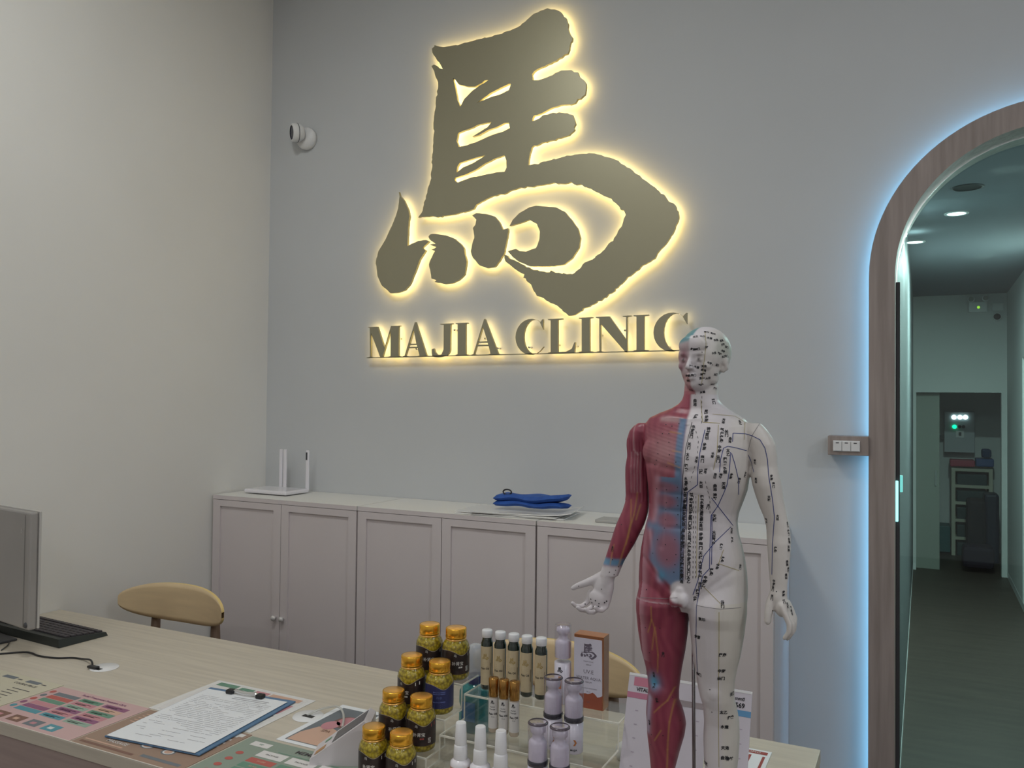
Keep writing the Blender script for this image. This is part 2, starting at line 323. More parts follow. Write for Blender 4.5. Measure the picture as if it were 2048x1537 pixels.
crate(1925, 1092, 1990, 1142, Y-.98, .25, 'duffel_bag', mat('dark_purple_cloth', (.015, .008, .022), .8), 'low dark bag on the storeroom floor in front of the suitcase', 'bag', .04)
crate(1878, 1052, 1901, 1106, Y, .3, 'plastic_crate', mat('teal_crate', (.03, .12, .13), .5), 'small teal crate half hidden by the storeroom door', 'crate')
# ------------------------------------------------------------ the backlit sign
SY = WY-.040
def c1(l): return [(820+a/3.4931, b/3.4931) for a, b in l]
def c2(l): return [(720+a/3.0118, 360+b/3.0118) for a, b in l]
def rough(l, amp=.8, step=5.):
    """torn brush edge: subdivide the outline and jitter it a little"""
    out = []
    for i in range(len(l)):
        a = np.array(l[i]); b = np.array(l[(i+1) % len(l)]); n = max(1, int(np.linalg.norm(b-a)/step))
        for k in range(n):
            p = a+(b-a)*k/n; out.append(tuple(p+(rng.normal(0, amp*.5, 2) if k or n == 1 else 0)))
    return out
def wl(l, y=SY): return [(q[0], q[2]) for q in (aty(u, v, y) for u, v in l)]
top = c1([(155,340),(165,322),(175,315),(205,325),(240,328),(270,318),(300,317),(400,297),(500,272),(620,240),(700,213),(770,180),(820,135),(865,95),(910,75),(960,57),(1010,65),(1060,90),(1090,125),(1105,165),(1110,220),(1135,262),(1122,295),(1115,345),(1100,375),(1060,400),(1020,425),(960,450),(900,478),(860,500),(852,520),(858,558),(880,560),(930,550),(980,530),(1030,505),(1080,492),(1130,490),(1165,505),(1180,530),(1215,560),(1230,605),(1222,660),(1190,690),(1140,725),(1050,735),(1000,750),(940,780),(890,805),(865,808),(850,848),(880,838),(920,812),(980,793),(1040,785),(1100,790),(1135,803),(1145,835),(1157,865),(1150,905),(1110,945),(1050,965),(970,985),(900,1010),(850,1030),(838,1070),(825,1155),(870,1145),(950,1128),(1040,1105),(1150,1080),(1250,1070),(1340,1082),(1360,1095),(1420,1110),(1500,1155),(1580,1215),(1650,1265),(1720,1320),(1775,1360),(1800,1400),(1850,1430),(1872,1480)])
low = c2([(1920,215),(1915,250),(1890,310),(1850,375),(1800,430),(1775,475),(1700,515),(1650,560),(1600,600),(1550,650),(1480,710),(1380,765),(1290,815),(1255,818),(1200,770),(1110,715),(1085,700),(1065,700),(1040,650),(1030,630),(980,585),(990,570),(930,535),(875,490),(870,450),(900,475),(940,490),(1000,525),(1080,550),(1140,557),(1150,545),(1180,560),(1280,568),(1330,530),(1350,500),(1400,480),(1460,430),(1530,350),(1580,270),(1600,210),(1590,185),(1570,180),(1540,140),(1480,100),(1400,60),(1330,30),(1300,30),(1270,12),(1250,20),(1200,22),(1170,15),(1120,25),(1080,35),(1060,35),(1000,40),(920,60),(850,85),(800,97),(760,115),(700,150),(685,175),(640,190),(580,205),(520,215),(460,225),(430,218),(350,227),(370,200),(385,150)])
left = c1([(110,1370),(140,1270),(155,1170),(155,1080),(163,1000),(163,900),(170,800),(180,700),(195,620),(190,560),(170,500),(150,460),(165,450),(190,462),(228,482),(215,455),(190,425),(165,385)])
holes = [c1(h) for h in ([(300,545),(318,560),(340,590),(400,605),(455,605),(500,580),(520,562),(550,560),(500,590),(440,630),(380,690),(350,745),(330,700),(318,620)],
 [(462,722),(520,680),(570,645),(620,620),(690,585),(705,585),(690,630),(640,655),(560,680)],
 [(335,930),(400,905),(480,870),(570,852),(540,890),(500,915),(435,955),(480,945),(540,910),(600,890),(660,860),(690,858),(697,895),(650,920),(570,945),(480,985),(400,1015),(340,1027),(325,985)],
 [(345,1140),(400,1120),(470,1100),(528,1083),(490,1110),(430,1145),(370,1170),(325,1208),(330,1165)],
 [(310,1245),(340,1235),(400,1215),(450,1190),(490,1165),(540,1135),(600,1105),(660,1085),(672,1120),(675,1170),(660,1200),(600,1205),(500,1228),(430,1240),(335,1275),(315,1265)])]
sg = thing('clinic_logo_sign', 'large backlit gold brush-stroke horse character mounted on the back wall', 'sign', tuple(aty(1050, 600, SY)))
so = tuple(aty(1050, 600, SY))
def plate(name, loops, parent, o, th=.014, mats=('sign', 'led_warm'), y=SY):
    g = G().prism([wl(l, y) for l in loops], xz, y, y+th, 0, back=1, side=0); return obj(name, g, mats, parent, o)
plate('main_stroke', [rough(top+low+left, 1.9)]+[rough(h, .5) for h in holes], sg, so)
plate('drop_stroke', [rough(c2([(233,70),(240,95),(265,125),(290,180),(298,220),(290,280),(285,400),(310,385),(350,368),(400,362),(415,370),(390,395),(375,410),(395,425),(380,450),(360,480),(345,520),(325,570),(300,630),(270,665),(225,680),(180,682),(165,665),(130,635),(105,580),(95,490),(110,430),(150,365),(185,290),(215,220),(232,150),(238,100)]), .5)], sg, so)
plate('drop_stroke', [rough(c2([(420,330),(450,325),(520,335),(570,355),(610,390),(625,410),(630,450),(642,490),(635,540),(630,570),(600,600),(560,622),(510,628),(450,615),(460,605),(430,595),(425,560),(415,510),(425,480),(440,450),(450,430),(430,420),(460,405),(420,390),(455,385),(420,360),(412,342)]), .6)], sg, so)
plate('drop_stroke', [rough(c2([(675,215),(700,200),(760,205),(810,220),(840,255),(860,300),(890,290),(893,310),(880,380),(865,450),(840,490),(810,525),(765,532),(720,515),(680,470),(667,430),(675,390),(688,350),(680,290),(695,270),(700,240)]), .5)], sg, so)
plate('crescent_stroke', [rough(c2([(1020,165),(1060,155),(1110,160),(1180,165),(1230,190),(1270,235),(1310,290),(1327,350),(1318,410),(1280,470),(1230,510),(1170,520),(1100,522),(1020,520),(960,495),(920,465),(890,430),(940,415),(960,430),(1000,432),(1060,410),(1080,360),(1083,310),(1065,265),(1020,240),(980,255),(930,270),(900,278),(920,240),(960,200)]), .5)], sg, so)
# lettering MAJIA CLINIC: high-contrast serif capitals, standing on a thin rail
tb = lambda x: 1073-.0237*x
tt = lambda x: 889-.0443*x
def L(pts): return c2([(x, tb(x)+(tt(x)-tb(x))*h) for x, h in pts])
def arc(cx, cy, rx, ry, a0, a1, n=16): return [(cx+rx*math.cos(R(a0+(a1-a0)*i/n)), cy+ry*math.sin(R(a0+(a1-a0)*i/n))) for i in range(n+1)]
def serif_stem(x0, x1, s0, s1): return [(s0, 0), (s1, 0), (s1, .025), (x1, .04), (x1, .96), (s1, .975), (s1, 1), (s0, 1), (s0, .975), (x0, .96), (x0, .04), (s0, .025)]
def Cc(x0, x1, thick):
    cx = (x0+x1)/2+8; rx = cx-x0; o = arc(cx, .5, rx, .53, 52, 308); i = arc(cx+thick*.42, .5, rx-thick*.58, .50, 300, 60)
    return o+[(x1, .20), (x1-4, .19)]+i+[(x1-3, .70), (x1-3, 1.0), (x1-8, 1.0)]
M_ = [(50, 0), (75, 0), (75, .02), (65, .03), (66, .80), (122, 0), (134, 0), (184, .86), (184, .03), (172, .02), (172, 0), (244, 0), (244, .02), (232, .03), (232, .97), (243, .98), (243, 1), (186, 1), (147, .30), (105, 1), (48, 1), (48, .98), (58, .965), (60, .03), (50, .02)]
def A_(a0, ap, l0, l1, r0): return [(a0, 0), (a0+28, 0), (a0+28, .02), (a0+16, .03), (a0+30, .27), (l0-26, .27), (l0-14, .03), (l0-24, .02), (l0-24, 0), (r0+8, 0), (r0+8, .02), (r0, .03), (ap, 1.09), (ap-5, 1.09), (a0+10, .03), (a0, .02)]
def Ah(a0, ap, l0): return [(a0+33, .31), (l0-28, .31), (l0-31, .37), (a0+37, .37)], [(a0+40, .41), (l0-33, .41), (ap-12, .86)]
lt = thing('clinic_name_sign', 'backlit row of serif metal letters on a rail under the horse character', 'sign', tuple(aty(1050, 710, SY))); lo = tuple(aty(1050, 710, SY))
def letter(nm, loops): o = plate('letter', [L(l) for l in loops], lt, lo, .012); o['label'] = 'letter '+nm
letter('M', [M_])
h = Ah(258, 335, 372); letter('A', [A_(258, 335, 372, 0, 400), *h])
letter('J', [[(483, 1), (558, 1), (558, .975), (545, .96), (543, .30)]+arc(500, .20, 43, .22, 0, -90, 8)+arc(470, .02, 40, .06, -60, -150, 4)+[(432, .10), (432, .22), (445, .24), (452, .12), (468, .03), (490, .05), (503, .20), (504, .96), (483, .975)]])
letter('I', [serif_stem(588, 636, 576, 649)])
h = Ah(672, 752, 800); letter('A', [A_(672, 752, 800, 0, 832), *h])
letter('C', [Cc(936, 1106, 50)])
letter('L', [[(1132, 0), (1292, 0), (1297, .30), (1291, .30), (1275, .12), (1240, .04), (1192, .035), (1192, .96), (1222, .975), (1222, 1), (1132, 1), (1132, .975), (1148, .96), (1148, .04), (1132, .025)]])
letter('I', [serif_stem(1335, 1384, 1318, 1402)])
letter('N', [[(1425, 0), (1462, 0), (1462, .02), (1449, .03), (1450, .80), (1600, -.02), (1610, -.02), (1610, .96), (1634, .975), (1634, 1), (1582, 1), (1582, .975), (1603, .96), (1602, .34), (1502, 1), (1420, 1), (1420, .98), (1441, .95), (1442, .03), (1425, .02)]])
letter('I', [serif_stem(1665, 1712, 1648, 1738)])
letter('C', [Cc(1767, 1972, 62)])
o = plate('rail', [L([(40, -.015), (1975, -.015), (1975, .012), (40, .012)])], lt, lo, .012); o['label'] = 'thin rail under the letters'
for (x, h) in [(60, .85), (220, .6), (330, .25), (560, .8), (610, .15), (745, .5), (820, .2), (960, .7), (1010, .2), (1160, .75), (1180, .25), (1290, .2), (1360, .8), (1440, .5), (1590, .6), (1690, .3), (1790, .7), (1850, .1)]:
    (u, v), = L([(x, h)]); q = aty(u, v, SY); obj('standoff_pin', G().tube([(q[0], SY+.012, q[2]), (q[0], WY-.0005, q[2])], .004, 8), 'silver', lt, lo)

# ------------------------------------------------------------ wall camera
t = thing('security_camera', 'white turret security camera high on the back wall left of the sign', 'camera', (-2.665, WY, 2.825)); o_ = (-2.665, WY, 2.825)
obj('mount_base', G().lathe([(0, -.001), (.052, -.001), (.054, -.018), (.048, -.034), (0, -.034)], 32, c=(-2.665, WY, 2.825), axis='y'), 'white', t, o_)
dirv = (Vector((-.55, -.8, -.10))).normalized(); qr = Vector((0, 0, 1)).rotation_difference(dirv).to_matrix(); cc = Vector((-2.682, WY-.062, 2.842))
g = G().lathe([(0, -.03), (.030, -.028), (.041, -.012), (.044, .008), (.043, .024), (.040, .028), (.033, .028)], 32); g.v = [tuple(qr@Vector(p)+cc) for p in g.v]; cb = obj('camera_head', g, 'white', t, o_)
g = G().lathe([(.0335, .0275), (.033, .024), (.0, .030)], 32); g.v = [tuple(qr@Vector(p)+cc) for p in g.v]; obj('lens_face', g, mat('lens_glass', (.03, .03, .05), .12), cb, o_)
g = G().lathe([(.0445, -.001), (.0455, .0), (.0445, .002)], 32); g.v = [tuple(qr@Vector(p)+cc) for p in g.v]; obj('seam_ring', g, 'dark', cb, o_)

# ------------------------------------------------------------ three white cabinets
CT = 1.13; CY = 2.79
M['knob'] = mat('knob_satin', (.72, .70, .68), .35, .2)
def cabinet(x0, w, label, flip=0):
    t = thing('cabinet', label, 'cabinet', (x0, CY, 0), 0, 'white cabinets along the back wall')
    g = G().box((0, .018, .07), (w, WY-CY-.004, CT-.018)).box((.02, .05, 0), (w-.02, WY-CY-.02, .07)); obj('carcass', g, 'cab', t)
    g = G().box((-.0, .0, CT-.018), (w, WY-CY-.002, CT)); g.m[2] = 1; obj('top_board', g, ['cab_top', 'cab'], t)
    dw = w/2-.003
    for k in range(2):
        a = .0015+k*(dw+.003); b = a+dw; rl = .042 if k == 0 else .040; z0, z1 = .075, CT-.020
        fx = [(a, z0), (a, z1), (b, z1), (b, z0)]; ix = [(a+rl, z0+.045), (a+rl, z1-.028), (b-rl, z1-.028), (b-rl, z0+.045)]
        d = obj('door', G().prism([fx, ix], lambda p, q, y: (p, y, q), 0, .017), 'cab', t)
        obj('door_panel', G().box((a+rl-.002, .009, z0+.04), (b-rl+.002, .0165, z1-.024)), 'cab', d)
        kx = b-.020 if k == 0 else a+.020
        obj('knob', G().lathe([(0, -.024), (.009, -.023), (.012, -.016), (.010, -.010), (.005, -.006), (.005, .0), (0, 0)], 18, c=(kx, 0, .622), axis='y'), 'knob', d)
    return t
cabinet(-2.893, .803, 'white two-door cabinet in the corner against the left wall')
cabinet(-2.085, .806, 'middle white two-door cabinet of the three')
cabinet(-1.274, .842, 'right-hand white two-door cabinet with its side facing the arch')
# things on the cabinets
rx = (-2.70, 2.99, CT); t = thing('router', 'white flat wifi router with upright antennas on the corner cabinet', 'router', rx)
obj('router_body', G().box((-.115, -.09, .004), (.135, .07, .022), bev=.006), 'whitegloss', t)
for (ax, lean) in ((-.035, -.004), (-.01, .0), (.125, .004)):
    obj('antenna', G().box((ax-.009, .062, .012), (ax+.009, .072, .20), bev=.004), 'whitegloss', t)
obj('sticker', G().box((.119, .0605, .155), (.127, .062, .19)), 'dark', t)
q = (-1.42, 2.93, CT); t = thing('laminated_sheets', 'white laminated sheets lying flat on the middle cabinet under a blue pouch', 'paper', q)
M['lamin'] = mat('laminate_sheet', (.80, .79, .77), .2, coat=.4); M['lamin_edge'] = mat('laminate_shade', (.35, .34, .33), .4)
for k, (rz, dx, w) in enumerate(((.10, 0, .44), (.02, -.01, .42), (.16, .04, .40))):
    g = G(); n = 8; V_ = []
    for i in range(n+1):
        for j in (0, 1):
            x = -w/2+w*i/n; y = -.11+.22*j; z = .001+.0055*k+(.012*max(0, (i-6)/2)**2 if k == 2 else 0)
            V_.append((x*math.cos(rz)-y*math.sin(rz)+dx, x*math.sin(rz)+y*math.cos(rz), z))
    F_ = [(2*i, 2*i+2, 2*i+3, 2*i+1) for i in range(n)]; g.add(V_, F_); nV = [(a, b, c_+.004) for a, b, c_ in V_]; g.add(nV, F_)
    bd = [2*i for i in range(n+1)]+[2*i+1 for i in range(n, -1, -1)]; N_ = len(V_); g.add(V_+nV, [(bd[i], bd[(i+1) % len(bd)], bd[(i+1) % len(bd)]+N_, bd[i]+N_) for i in range(len(bd))])
    obj('sheet', g, 'lamin', t)
q = (-1.36, 2.93, CT+.030); t = thing('blue_pouch', 'folded blue cloth pouch with a black ring on the laminated sheets', 'pouch', q)
g = G(); nx, ny = 26, 10; V_ = []
for layer, zz, th in ((0, .012, .0115), (1, .034, .0125)):
    b0 = len(V_)
    for sgn in (1, -1):
        for i in range(nx+1):
            for j in range(ny+1):
                x = -.145+.29*i/nx; y = -.05+.10*j/ny; ex = (1-abs(2*i/nx-1)**14)**.5*(1-abs(2*j/ny-1)**6)**.5
                z = zz+sgn*th*ex+.004*math.sin(x*40+layer)*math.sin(y*30)+(.014*max(0, (x-.05)/.095)**2*layer)
                V_.append((x+.006*math.sin(y*60), y, max(z, .0005)))
    for s_ in range(2):
        for i in range(nx):
            for j in range(ny):
                a = b0+s_*(nx+1)*(ny+1)+i*(ny+1)+j; g.f.append((a, a+1, a+ny+2, a+ny+1)); g.m.append(0); g.sm.append(True)
g.v = V_; obj('pouch_body', g, noisy(mat('blue_cloth', (.03, .11, .42), .7), (.02, .08, .33), nscale=30, bump=.2), t)
obj('ring', G().tube([(-.09+.018*math.cos(a), -.035, .056+.010*math.sin(a)) for a in np.linspace(0, 2*PI, 17)], .003, 6, caps=False), 'black', t)
single('phone', G().box((-1.075, 2.86, CT), (-.99, 2.95, CT+.012), bev=.004), 'grey', 'small flat grey gadget at the front of the right-hand cabinet top', 'gadget', (-1.03, 2.9, CT))

# ------------------------------------------------------------ chairs
def chair(loc, rz, label):
    t = thing('chair', label, 'chair', loc, rz, 'beech chairs behind the desk')
    # oval plywood back bent around the sitter, local -y = front of the chair
    n, m = 32, 8; V_ = []; F_ = []
    def bp(a, h, off):
        sx = .262; x = sx*a; y = .20-.060*a*a*1.2+off; hh = .062*(1-abs(a)**2.4)**.5 if abs(a) < 1 else 0
        return (x, y, .785+h*hh+.010*h)
    for off in (0, .013):
        for i in range(n+1):
            a = math.sin(-PI/2+PI*i/n)
            for j in range(m+1): V_.append(bp(a, -1+2*j/m, off))
    K = (n+1)*(m+1)
    for s_ in range(2):
        for i in range(n):
            for j in range(m): a = s_*K+i*(m+1)+j; F_.append((a, a+1, a+m+2, a+m+1))
    g = G().add(V_, F_, 0, True)
    E_ = []
    for i in range(n):
        for j in (0, m): a = i*(m+1)+j; E_.append((a, a+m+1, a+m+1+K, a+K))
    g.add([], []); b0 = len(g.v)-len(V_); g.f += [tuple(i+b0 for i in q) for q in E_]; g.m += [1]*len(E_); g.sm += [False]*len(E_)
    obj('backrest', g, ['plywood', 'plyedge'], t)
    g = G(); V_ = []; 
    for z in (.43, .448):
        for i in range(29): a = 2*PI*i/28; V_.append((.22*math.copysign(abs(math.cos(a))**.7, math.cos(a)), -.02+.20*math.copysign(abs(math.sin(a))**.7, math.sin(a)), z+.01*math.cos(a)**2))
    g.add(V_, [tuple(range(28)), tuple(29+i for i in range(28))]+[(i, i+1, i+30, i+29) for i in range(28)]); obj('seat', g, 'plywood', t)
    for s_ in (-1, 1):
        obj('leg', G().tube([(s_*.21, .21, 0), (s_*.17, .17, .43), (s_*.155, .212, .60), (s_*.15, .215, .762)], [.013, .020, .026, .018], 10, flat=.8), 'chairleg', t)
        obj('leg', G().tube([(s_*.20, -.20, 0), (s_*.17, -.16, .43)], [.011, .017], 10), 'chairleg', t)
    return t
ch = chair((-2.525, 2.10, 0), R(2), 'beech chair with oval plywood back behind the desk, by the left wall')
c2h = dup(ch, (-.955, 2.10, 0), R(2), 'beech chair with oval plywood back hidden behind the bottles and boxed serum')

# ------------------------------------------------------------ desk
DT = .770; DF, DB = 1.285, 2.058; DR = -.213
t = thing('reception_desk', 'long pale wood laminate reception desk across the foreground', 'desk', (-1.5, 1.67, 0)); o_ = (-1.5, 1.67, 0)
obj('desktop', G().box((XL+.002, DF, DT-.03), (DR, DB, DT), bev=.001), 'desk', t, o_)
obj('front_panel', G().box((XL+.002, DF+.004, 0), (DR-.002, DF+.03, DT-.031)), 'desk_front', t, o_)
obj('side_panel', G().box((DR-.03, DF+.031, 0), (DR-.001, DB-.01, DT-.031)), 'desk_front', t, o_)
obj('side_panel', G().box((XL+.003, DF+.031, 0), (XL+.03, DB-.01, DT-.031)), 'desk_front', t, o_)
obj('modesty_rail', G().box((XL+.03, DB-.10, DT-.12), (DR-.031, DB-.08, DT-.031)), 'desk_front', t, o_)
# ------------------------------------------------------------ clear step risers
M['acrylic'] = clear('clear_acrylic', (.965, .97, .965), .8, .015, haze=.0)
M['acrylic_edge'] = clear('acrylic_edge', (.9, .9, .85), .9, .05, haze=.6, hcol=(1, .98, .88))
def riser(name, label, x0, x1, steps, back, z0=DT):
    """steps = [(y_front, y_back, z)], open clear zigzag sheet on the desk"""
    c = ((x0+x1)/2, steps[0][0], z0); t = thing(name, label, 'display stand', c)
    for (ya, yb, z) in steps: obj('tread', G().box((x0, ya, z-.003), (x1, yb, z), 0), 'acrylic', t, c)
    zp = z0+.0005
    for (ya, yb, z) in steps: obj('step_face', G().box((x0, ya-.0032, zp), (x1, ya-.0002, z)), 'acrylic', t, c); zp = z
    obj('back_sheet', G().box((x0, back, z0+.0005), (x1, back+.003, steps[-1][2])), 'acrylic', t, c)
    g = G(); zp = z0+.001
    for (ya, yb, z) in steps:
        g.box((x0, ya-.0034, z-.0032), (x1, ya-.0001, z+.0002)); 
        for x in (x0, x1): g.box((x-.0012, ya, z-.003), (x+.0012, yb, z)); g.box((x-.0012, ya-.003, zp), (x+.0012, ya, z))
        zp = z
    o = obj('polished_edge', g, 'acrylic_edge', t, c); o['label'] = 'bright polished edges of the clear sheet'
    return t
J = [(-.965, 1.451, .885), (-.965, 1.526, .936), (-.965, 1.600, .990), (-.965, 1.671, 1.047)]
JL = [(-1.035, 1.452, .884), (-1.035, 1.523, .938), (-1.035, 1.594, .995), (-1.035, 1.669, 1.047)]
riser('step_riser', 'narrow clear acrylic step riser under the gold-capped jars', -1.074, -.928, [(1.489, 1.562, .824), (1.563, 1.636, .878), (1.637, 1.712, .932)], 1.7125)
ZC, ZB, ZA = .806, .858, .912
riser('step_riser', 'wide clear acrylic step riser under the small bottles and boxed serum', -.922, -.560, [(1.425, 1.532, ZC), (1.534, 1.637, ZB), (1.639, 1.745, ZA)], 1.746)

# ------------------------------------------------------------ gold-capped jars
M['gold'] = mat('gold_cap', (.95, .50, .06), .25, .9); M['goldtop'] = mat('gold_cap_top', (1, .58, .17), .30, .85)
def jar_mat():
    m = mat('amber_jar', (.36, .27, .02), .12, coat=.6); nt = m.node_tree; N = nt.nodes; Lk = nt.links; b = N['Principled BSDF']
    v = N.new('ShaderNodeTexVoronoi'); v.inputs['Scale'].default_value = 150; tc = N.new('ShaderNodeTexCoord'); Lk.new(tc.outputs['Object'], v.inputs['Vector'])
    cr_ = N.new('ShaderNodeValToRGB'); cr_.color_ramp.elements[0].position = .25; cr_.color_ramp.elements[0].color = (.46, .36, .025, 1); cr_.color_ramp.elements[1].position = .8; cr_.color_ramp.elements[1].color = (.17, .12, .008, 1)
    Lk.new(v.outputs['Distance'], cr_.inputs[0]); Lk.new(cr_.outputs[0], b.inputs['Base Color'])
    bp = N.new('ShaderNodeBump'); bp.inputs['Strength'].default_value = .35; bp.inputs['Distance'].default_value = .003; bp.invert = True; Lk.new(v.outputs['Distance'], bp.inputs['Height']); Lk.new(bp.outputs[0], b.inputs['Normal'])
    return m
M['jar'] = jar_mat(); M['jar_clear'] = mat('jar_lower_glass', (.33, .29, .12), .1, coat=.8)
M['label_black'] = noisy(mat('label_black', (.022, .016, .015), .35), (.05, .03, .03), nscale=60); M['label_edge'] = mat('label_edge_gold', (.35, .30, .22), .4)
M['label_blue'] = mat('label_blue', (.03, .035, .12), .35); M['print_white'] = mat('print_white', (.75, .74, .70), .5); M['print_red'] = mat('print_red', (.35, .07, .06), .5)
M['print_stripe'] = mat('print_light_blue', (.12, .16, .40), .5)
def wrap(r, a0): return lambda a, b, z0: (r*math.cos(a0+a/r), r*math.sin(a0+a/r), z0+b)
def jar(loc, label, face=-78, blue=False, red=False):
    """120 mm jar; loc = bottom centre"""
    t = thing('supplement_jar', label, 'jar', loc, 0, 'gold-capped supplement jars on the step riser')
    obj('glass_body', G().lathe([(0, .0008), (.026, .0008), (.0305, .005), (.0312, .012), (.0312, .070), (.0305, .077), (.026, .086), (.0215, .090), (.0215, .094), (0, .094)], 36), 'jar', t)
    obj('neck_ring', G().lathe([(.0215, .088), (.0235, .0885), (.0238, .091), (.0215, .092)], 36), 'goldtop', t)
    c = obj('cap', G().lathe([(.0236, .0935), (.0240, .094), (.0240, .1140), (.0232, .1152), (.0200, .1152), (0, .1150)], 40).lathe([(.0241, .0945), (.0243, .095), (.0243, .0965), (.0241, .097)], 40), 'gold', t)
    c.data.polygons.foreach_set('use_smooth', [True]*len(c.data.polygons)); 
    obj('cap_disc', G().lathe([(0, .1153), (.0205, .1153), (.0215, .1150)], 36), 'goldtop', c)
    # wavy-topped label
    fa = R(face); n = 56; g = G(); V_ = []
    for i in range(n+1):
        a = fa+R(-165+330*i/n); k = (i/n-.5)*2
        top_ = .071-.012*math.exp(-((k-.12)/.20)**2)-.003*math.exp(-((k+.55)/.2)**2)
        V_ += [(.0316*math.cos(a), .0316*math.sin(a), .016), (.0316*math.cos(a), .0316*math.sin(a), top_-.0012), (.0316*math.cos(a), .0316*math.sin(a), top_)]
    g.add(V_, [(3*i, 3*i+3, 3*i+4, 3*i+1) for i in range(n)], 0, True); g.f += [(3*i+1, 3*i+4, 3*i+5, 3*i+2) for i in range(n)]; g.m += [1]*n; g.sm += [True]*n
    lb = obj('label', g, ['label_blue' if blue else 'label_black', 'label_edge'], t)
    g = G(); w = wrap(.0319, fa)
    if blue:
        for k, h in ((0, .052), (1, .048), (2, .030)): g.quad([w(x, 0, h+dz) for x, dz in ((-.014, 0), (-.007, 0), (0, 0), (.007, 0), (.014, 0), (.014, .0022), (.007, .0022), (0, .0022), (-.007, .0022), (-.014, .0022))], 1)
        for k in range(9): g.quad([w(-.012+.0001*k, 0, .027-.0014*k), w(.012-.004*(k % 3), 0, .027-.0014*k), w(.012-.004*(k % 3), 0, .0275-.0014*k), w(-.012, 0, .0275-.0014*k)], 1)
        text(g, '丹参', .007, lambda a, b: w(a, b, .040), 1)
    else:
        text(g, '补肾宝', .0092, lambda a, b: w(a, b, .040), 0, bold=.008); text(g, '乌', .007, lambda a, b: w(a-.006, b, .058), 0)
        w2 = wrap(.0319, fa+.72)
        for k in range(4): g.quad([w2(-.003, 0, .022+.003*k), w2(.004, 0, .022+.003*k), w2(.004, 0, .0235+.003*k), w2(-.003, 0, .0235+.003*k)], 0)
        mi = 2 if red else 0; w3 = wrap(.0319, fa+1.05)
        g.quad([w3(-.006, 0, .055), w3(.006, 0, .057), w3(.006, 0, .064), w3(-.006, 0, .062)], mi)
        g.quad([w(.002, 0, .030), w(.011, 0, .030), w(.011, 0, .0335), w(.002, 0, .0335)], mi)
    o = obj('label_print', g, ['print_white', 'print_stripe', 'print_red'], lb)
    return t
tone = ['front', 'second', 'third', 'back']; side = ['right', 'left']
for cidx, col_ in enumerate((J, JL)):
    for i, (x, y, z) in enumerate(col_):
        base = [DT, .824, .878, .932][i]+.0005
        nm = f'gold-capped jar of yellow capsules, {tone[i]} row, {side[cidx]} column of the riser'
        if cidx == 0 and i == 2: nm = 'gold-capped jar with its plain blue label side showing, third row, right column'
        if cidx == 0 and i == 1: nm = 'gold-capped jar with red marks on its black label, second row, right column'
        t = jar((x, y, base), nm, face=[-62, -66, -60, -52][i] if cidx == 0 else [-74, -50, -92, -60][i], blue=(cidx == 0 and i == 2), red=(cidx == 0 and i == 1))
        t.scale = (1, 1, (z-base)/.1153)

# ------------------------------------------------------------ logo helper (small printed copy of the horse character)
def wl2(l): 
    P = np.array(wl(l)); return P
_all = [np.array(wl(top+low+left)), np.array(wl(c2([(233,70),(290,180),(290,280),(285,400),(350,368),(400,362),(375,410),(345,520),(300,630),(225,680),(130,635),(95,490),(150,365),(215,220)]))),
        np.array(wl(c2([(420,330),(520,335),(610,390),(642,490),(600,600),(510,628),(430,595),(425,480)]))), np.array(wl(c2([(675,215),(760,205),(840,255),(890,290),(865,450),(765,532),(667,430)]))),
        np.array(wl(c2([(1020,165),(1110,160),(1230,190),(1327,350),(1280,470),(1170,520),(1020,520),(890,430),(1000,432),(1080,360),(1065,265),(1020,240),(900,278)])))]
_c = (np.vstack(_all).max(0)+np.vstack(_all).min(0))/2; _h = np.ptp(np.vstack(_all)[:, 1])
_hl = [np.array(wl(h)) for h in holes]
def logo(g, size, fn, mi=0):
    for i, P in enumerate(_all):
        loops = [P]+(_hl if i == 0 else []); ls = [[Vector(((a-_c[0])/_h*size, (b-_c[1])/_h*size, 0)) for a, b in l] for l in loops]
        tri = tessellate_polygon(ls); fl = [p for l in ls for p in l]; g.add([fn(p.x, p.y) for p in fl], [tuple(q) for q in tri], mi)

